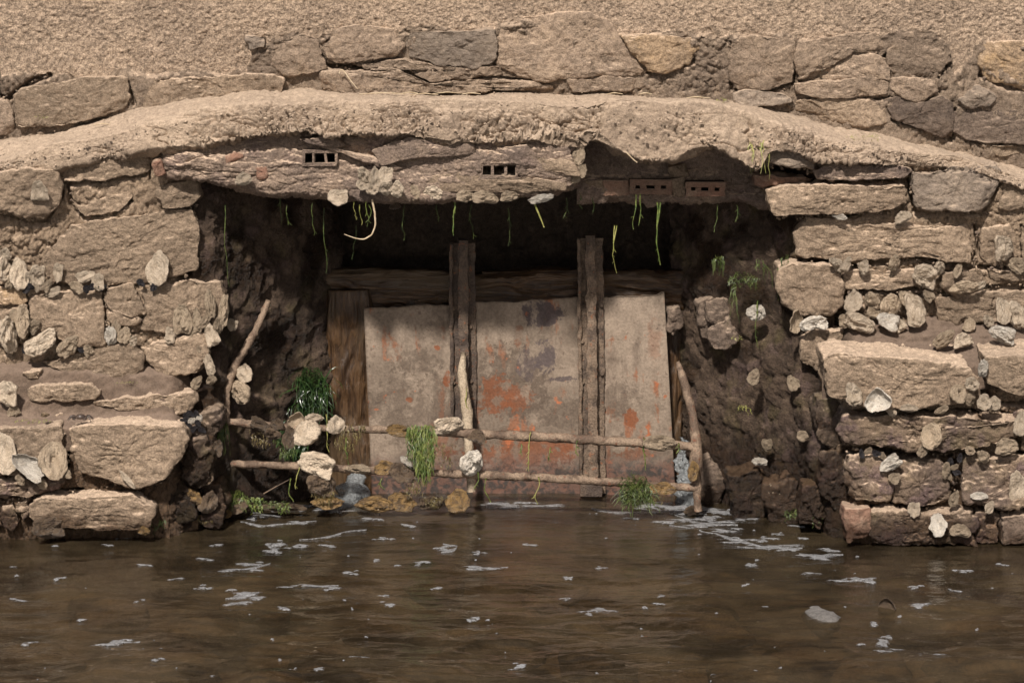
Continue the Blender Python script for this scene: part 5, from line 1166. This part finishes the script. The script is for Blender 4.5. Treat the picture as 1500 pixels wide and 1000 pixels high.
def tuft(name, px, py, w, h, Y, n, mat, label, seed, droop=1.0, width=0.0022, fuzz=1.0, group=None):
    """ribbons rooted across the top of a patch, hanging and curling through its volume"""
    r = random.Random(seed); V, F = [], []
    for _ in range(n):
        a = r.uniform(0, 2 * pi); q_ = r.random() ** 0.5
        root = P3(px + w * q_ * cos(a), py + h * 0.55 * q_ * sin(a) * (1 if droop < 0.5 else 0.5) - (h * 0.35 if droop >= 0.5 else 0), Y + r.uniform(-.012, .012))
        L = h * MPP * (0.15 + 1.1 * r.random() ** 1.6) * (1 if droop >= 0.5 else 0.6)
        if droop >= 0.7 and n > 50:
            u_ = r.random() ** 1.25; x_ = px + w * (1 - 0.55 * u_) * r.uniform(-1, 1) + 3 * sin(u_ * 5 + px); root = P3(x_, py - h * 0.42 + h * 0.85 * u_, Y - 0.012 * sin(u_ * 3) + r.uniform(-.012, .008)); L = h * MPP * r.uniform(0.10, 0.34)
        sp = 0.5 if droop >= 0.7 else 1.0
        d = np.array([r.uniform(-.6, .6) * fuzz * sp, r.uniform(-.9, .1) * sp - .1, r.uniform(-.4, .6) * fuzz * sp]); side = np.array([cos(a), sin(a) * .6, r.uniform(-.3, .3)]) * width * r.uniform(.5, 1.2)
        p_ = root.copy(); base = len(V)
        for k in range(6):
            t = k / 5; wv = side * (1 - 0.75 * t); V.append(p_ - wv); V.append(p_ + wv)
            d = d + np.array([r.uniform(-.5, .5) * fuzz * (sp + .4), r.uniform(-.25, .25), -0.9 * droop + r.uniform(-.4, .4) * fuzz]); d /= np.linalg.norm(d) + 1e-9; p_ = p_ + d * L / 5 + np.array([0.0028 * sin(k * 1.9 + a * 3), 0, 0])
        F += [(base + 2 * k, base + 2 * k + 1, base + 2 * k + 3, base + 2 * k + 2) for k in range(5)]
    return tag(obj(name, V, F, M[mat]), label, 'weed', group)
tuft('weed_tuft', 620, 656, 21, 82, .05, 420, 'weed', 'bright green weed draped over the upper rail in front of the plate', 61)
tuft('weed_tuft', 610, 652, 18, 60, .06, 220, 'weed_moss', 'darker green weed hanging beside the bright weed on the upper rail', 62)
tuft('weed_tuft', 931, 718, 22, 44, .05, 620, 'weed_moss', 'round bushy green weed on the right part of the lower rail', 63, 0.25, 0.0022, 1.2)
tuft('weed_tuft', 455, 572, 24, 66, .33, 620, 'weed_dark', 'glossy dark green weed on the bank beside the timber post', 64, 0.35, 0.003)
tuft('weed_tuft', 430, 640, 34, 60, .28, 300, 'weed_dark', 'dark green weed behind the two rails below the glossy patch', 65, 0.7, 0.004)
tuft('weed_tuft', 510, 640, 24, 50, .07, 130, 'weed_brown', 'brown stringy weed fringe hanging from the upper rail by the timber post', 66)
tuft('weed_tuft', 345, 730, 16, 26, .03, 200, 'weed', 'bright green weed mound at the foot of the left bent post', 67, 0.25, 0.002)
tuft('weed_tuft', 374, 738, 14, 24, .03, 90, 'weed', 'green weed trailing into the water right of the left bent post', 68, 0.9, 0.003)
tuft('weed_tuft', 416, 742, 8, 14, .06, 60, 'weed', 'small green weed tuft at the water between the rail posts', 69, 0.4, 0.003)
tuft('weed_tuft', 1088, 408, 22, 20, .15, 150, 'weed_moss', 'mossy weed cushion on the right reveal under the lintel', 70, 0.3, 0.0022)
tuft('weed_tuft', 1074, 440, 5, 40, .15, 16, 'weed_moss', 'green weed hanging below the mossy cushion', 71)
tuft('weed_tuft', 1114, 396, 5, 34, .12, 14, 'weed_moss', 'looped green weed hanging right of the mossy cushion', 72)
tuft('weed_tuft', 1150, 388, 8, 26, .05, 18, 'weed_moss', 'green weed hanging by the corner stone of the right pier', 73)
tuft('weed_tuft', 1052, 388, 10, 24, .2, 40, 'weed_moss', 'faint mossy weed in the shade left of the mossy cushion', 74)
tuft('weed_tuft', 650, 664, 20, 40, .06, 60, 'weed_brown', 'stringy brown-green weed around the foot of the stick', 75)
tuft('weed_tuft', 325, 640, 8, 46, .03, 40, 'weed_moss', 'thin green weed hanging left of the left bent post', 76)
tuft('weed_tuft', 1160, 752, 12, 14, -.03, 70, 'weed_moss', 'green weed patch at the foot of the right mud bank', 77, 0.4, 0.003)
tuft('weed_tuft', 1195, 760, 8, 16, -.1, 40, 'weed_moss', 'green weed in the corner of the right pier at the water', 78, 0.4, 0.003)
tuft('weed_tuft', 232, 768, 10, 18, -.14, 50, 'weed_moss', 'green weed at the water by the end of the left bottom stone', 79, 0.5, 0.003)
tuft('weed_tuft', 800, 744, 44, 10, .30, 90, 'weed_moss', 'green weed floating at the water along the bottom of the plate', 80, 0.3, 0.003)
tuft('weed_tuft', 960, 724, 20, 26, .07, 90, 'weed_brown', 'brown weed on the lower rail right of the bushy green weed', 81)
tuft('weed_tuft', 385, 640, 22, 28, .07, 80, 'weed_brown', 'brown weed under the left end of the upper rail', 82)
tuft('weed_tuft', 1112, 225, 14, 40, -.05, 40, 'weed_yel', 'yellow-green grass tuft at the right end of the crust', 83, 0.7, 0.002)
tuft('weed_tuft', 1265, 200, 26, 9, -.01, 60, 'weed_yel', 'sparse yellow-green weed flecks on the right slope of the crust', 84, 0.2, 0.002, 0.6)
tuft('weed_tuft', 1058, 147, 9, 8, .06, 30, 'weed_yel', 'yellow-green weed fleck on the ledge left of the grey block', 85, 0.2, 0.002, 0.6)
tuft('weed_tuft', 48, 616, 26, 7, -.20, 60, 'weed_yel', 'yellow-green weed flecks along the edge of the left lower step', 86, 0.2, 0.002, 0.6)
tuft('weed_tuft', 62, 160 + 11, 10, 5, .10, 20, 'weed_yel', 'yellow-green weed fleck at the left end of the crust ledge', 87, 0.2, 0.002, 0.6)
tuft('weed_tuft', 185, 560, 16, 4, -.03, 24, 'weed_yel', 'short yellow weed streak on the left mud ledge', 88, 0.2, 0.002, 0.5)
tuft('weed_tuft', 1080, 495, 8, 8, .15, 24, 'weed_yel', 'yellow-green weed fleck on the right mud bank below the white oyster', 89, 0.3, 0.002)
tuft('weed_tuft', 1088, 600, 10, 12, .12, 24, 'weed_yel', 'yellow-green weed sprig in the middle of the right mud bank', 90, 0.5, 0.002)
for k, (px, py, w_, h_, Y_, m_, lb) in enumerate([(475, 728, 20, 22, .07, 'weed_brown', 'brown weed between the lower rail and the yellow oysters'), (610, 708, 22, 34, .07, 'weed_brown', 'brown weed hanging from the lower rail under the bright green weed'), (636, 734, 18, 18, .09, 'weed_brown', 'brown weed mat at the water beside the upright yellowish oyster'), (420, 655, 18, 30, .07, 'weed_moss', 'dark moss hanging below the large oyster on the upper rail'), (395, 738, 26, 12, .05, 'weed_moss', 'dark moss along the shell crust at the water'), (300, 760, 20, 16, -.06, 'weed_brown', 'brown weed on the dark oysters at the foot of the left pier')]):
    tuft('weed_tuft', px, py, w_, h_, Y_, 120, m_, lb, 300 + k, 0.8, 0.002)
La = 'pale green weed strand hanging from the upper rail'
for k, (px, a, b_) in enumerate([(479, 606, 662), (508, 640, 680), (776, 632, 690), (944, 640, 688), (806, 655, 675), (994, 648, 664), (845, 645, 668), (764, 650, 668)]): strand(px, a, b_, .055, 'weed_yel' if k in (0, 2) else 'weed', La, 'weed strands on the railing', 2.2, 2, 120 + k)
La = 'pale green weed strand hanging from the lower rail'
for k, (px, a, b_) in enumerate([(438, 672, 716), (425, 700, 734), (789, 698, 738), (712, 700, 735), (560, 700, 716), (700, 690, 716)]): strand(px, a, b_, .055, 'weed_yel' if k in (0, 2) else 'weed', La, 'weed strands on the railing', 2.2, 5, 140 + k)
strand(684, 568, 640, .29, 'weed_yel', 'yellow-green strand wound round the crusted stick', None, 1.8, 6, 160)
strand(1109, 440, 510, .12, 'weed', 'green strand hanging over the white oyster in the right reveal', None, 1.8, 3, 161)
strand(1141, 392, 440, .04, 'weed', 'straight green strand hanging beside the right corner stone', None, 1.8, 1, 162)
strand(331, 300, 420, .03, 'weed_moss', 'long thin green strand hanging down the left reveal', None, 1.4, 3, 163)
# dry stems on the ledge
V, F = tube([P3(497, 108, .10), P3(499, 101, .10), P3(504, 104, .095), P3(512, 116, .09), P3(524, 131, .08)], [.0016, .002, .0018, .0016, .001], 6, 3, .0004); tag(obj('dry_stem', V, F, M['straw']), 'dry pale stem with a hooked tip leaning on the ledge', 'stem')
La = 'dry straw lying along the back of the crust ledge'
for k, (px, py, l) in enumerate([(560, 137, 34), (620, 138, 22), (655, 136, 20), (600, 136, 12), (900, 137, 12), (945, 137, 10), (1020, 143, 20), (150, 182, 14), (465, 141, 10), (690, 137, 14)]):
    V, F = tube([P3(px - l, py + 1.5, .085), P3(px, py - 1, .08), P3(px + l, py + 1, .085)], [.001, .002, .001], 5, k, .0006); tag(obj('straw', V, F, M['straw']), La, 'straw', 'straw on the crust ledge')
V, F = tube([P3(916, 222, -.085), P3(921, 227, -.095), P3(930, 236, -.095), P3(933, 238, -.09)], [.001, .0018, .002, .0018], 5, 4, .0004); tag(obj('dry_stem', V, F, M['straw']), 'short pale stem poking from the crust above the broken recess', 'stem')
V, F = tube([P3(386, 723, .05), P3(405, 712, .045), P3(424, 702, .04)], [.002, .002, .0014], 5, 4, .0004); tag(obj('twig', V, F, M['bar']), 'thin grey twig slanting up from the water between the rails', 'twig')
# pebble and crab on the left ledge
o = link('pebble', rocks[2], M['slate'], None, tuple(P3(66, 607, -.165))); o.scale = (.013, .012, .007); tag(o, 'small grey pebble on the mud of the left ledge', 'pebble')
c = P3(118, 611, -.17); parts = []
th = np.linspace(0, 2 * pi, 14, endpoint=False); Vc = [(c[0], c[1], c[2] + .010)]
for f, z in ((.6, .0085), (1.0, .002), (.8, -.004)):
    for t in th: Vc.append((c[0] + .016 * f * cos(t) * (1 + .15 * sin(t)), c[1] + .012 * f * sin(t), c[2] + z))
Fc = [(0, 1 + k, 1 + (k + 1) % 14) for k in range(14)] + [(1 + r_ * 14 + k, 15 + r_ * 14 + k, 15 + r_ * 14 + (k + 1) % 14, 1 + r_ * 14 + (k + 1) % 14) for r_ in range(2) for k in range(14)] + [tuple(range(42, 28, -1))]
parts.append((np.array(Vc), Fc))
for s_ in (-1, 1):
    for k in range(4):
        a = (k - 1.5) * .45; x0 = c + np.array([s_ * .012, .007 * sin(a) - .002, 0]); dr = np.array([s_ * cos(a), sin(a), 0]); parts.append(tube([x0, x0 + dr * .012 + (0, 0, .006), x0 + dr * .020 + (0, 0, .002), x0 + dr * .026 + (0, 0, -.007)], [.0022, .0020, .0016, .0008], 5, k, 0, .003))
    x0 = c + np.array([s_ * .010, -.010, 0]); parts.append(tube([x0, x0 + (s_ * .010, -.006, .002), x0 + (s_ * .008, -.014, .0), x0 + (s_ * .001, -.018, -.001)], [.0024, .003, .0038, .0012], 6, 3, 0, .003))
V, F = join(parts); tag(obj('crab', V, F, M['crabm']), 'small dark crab crouching behind the angular block on the left ledge', 'crab')
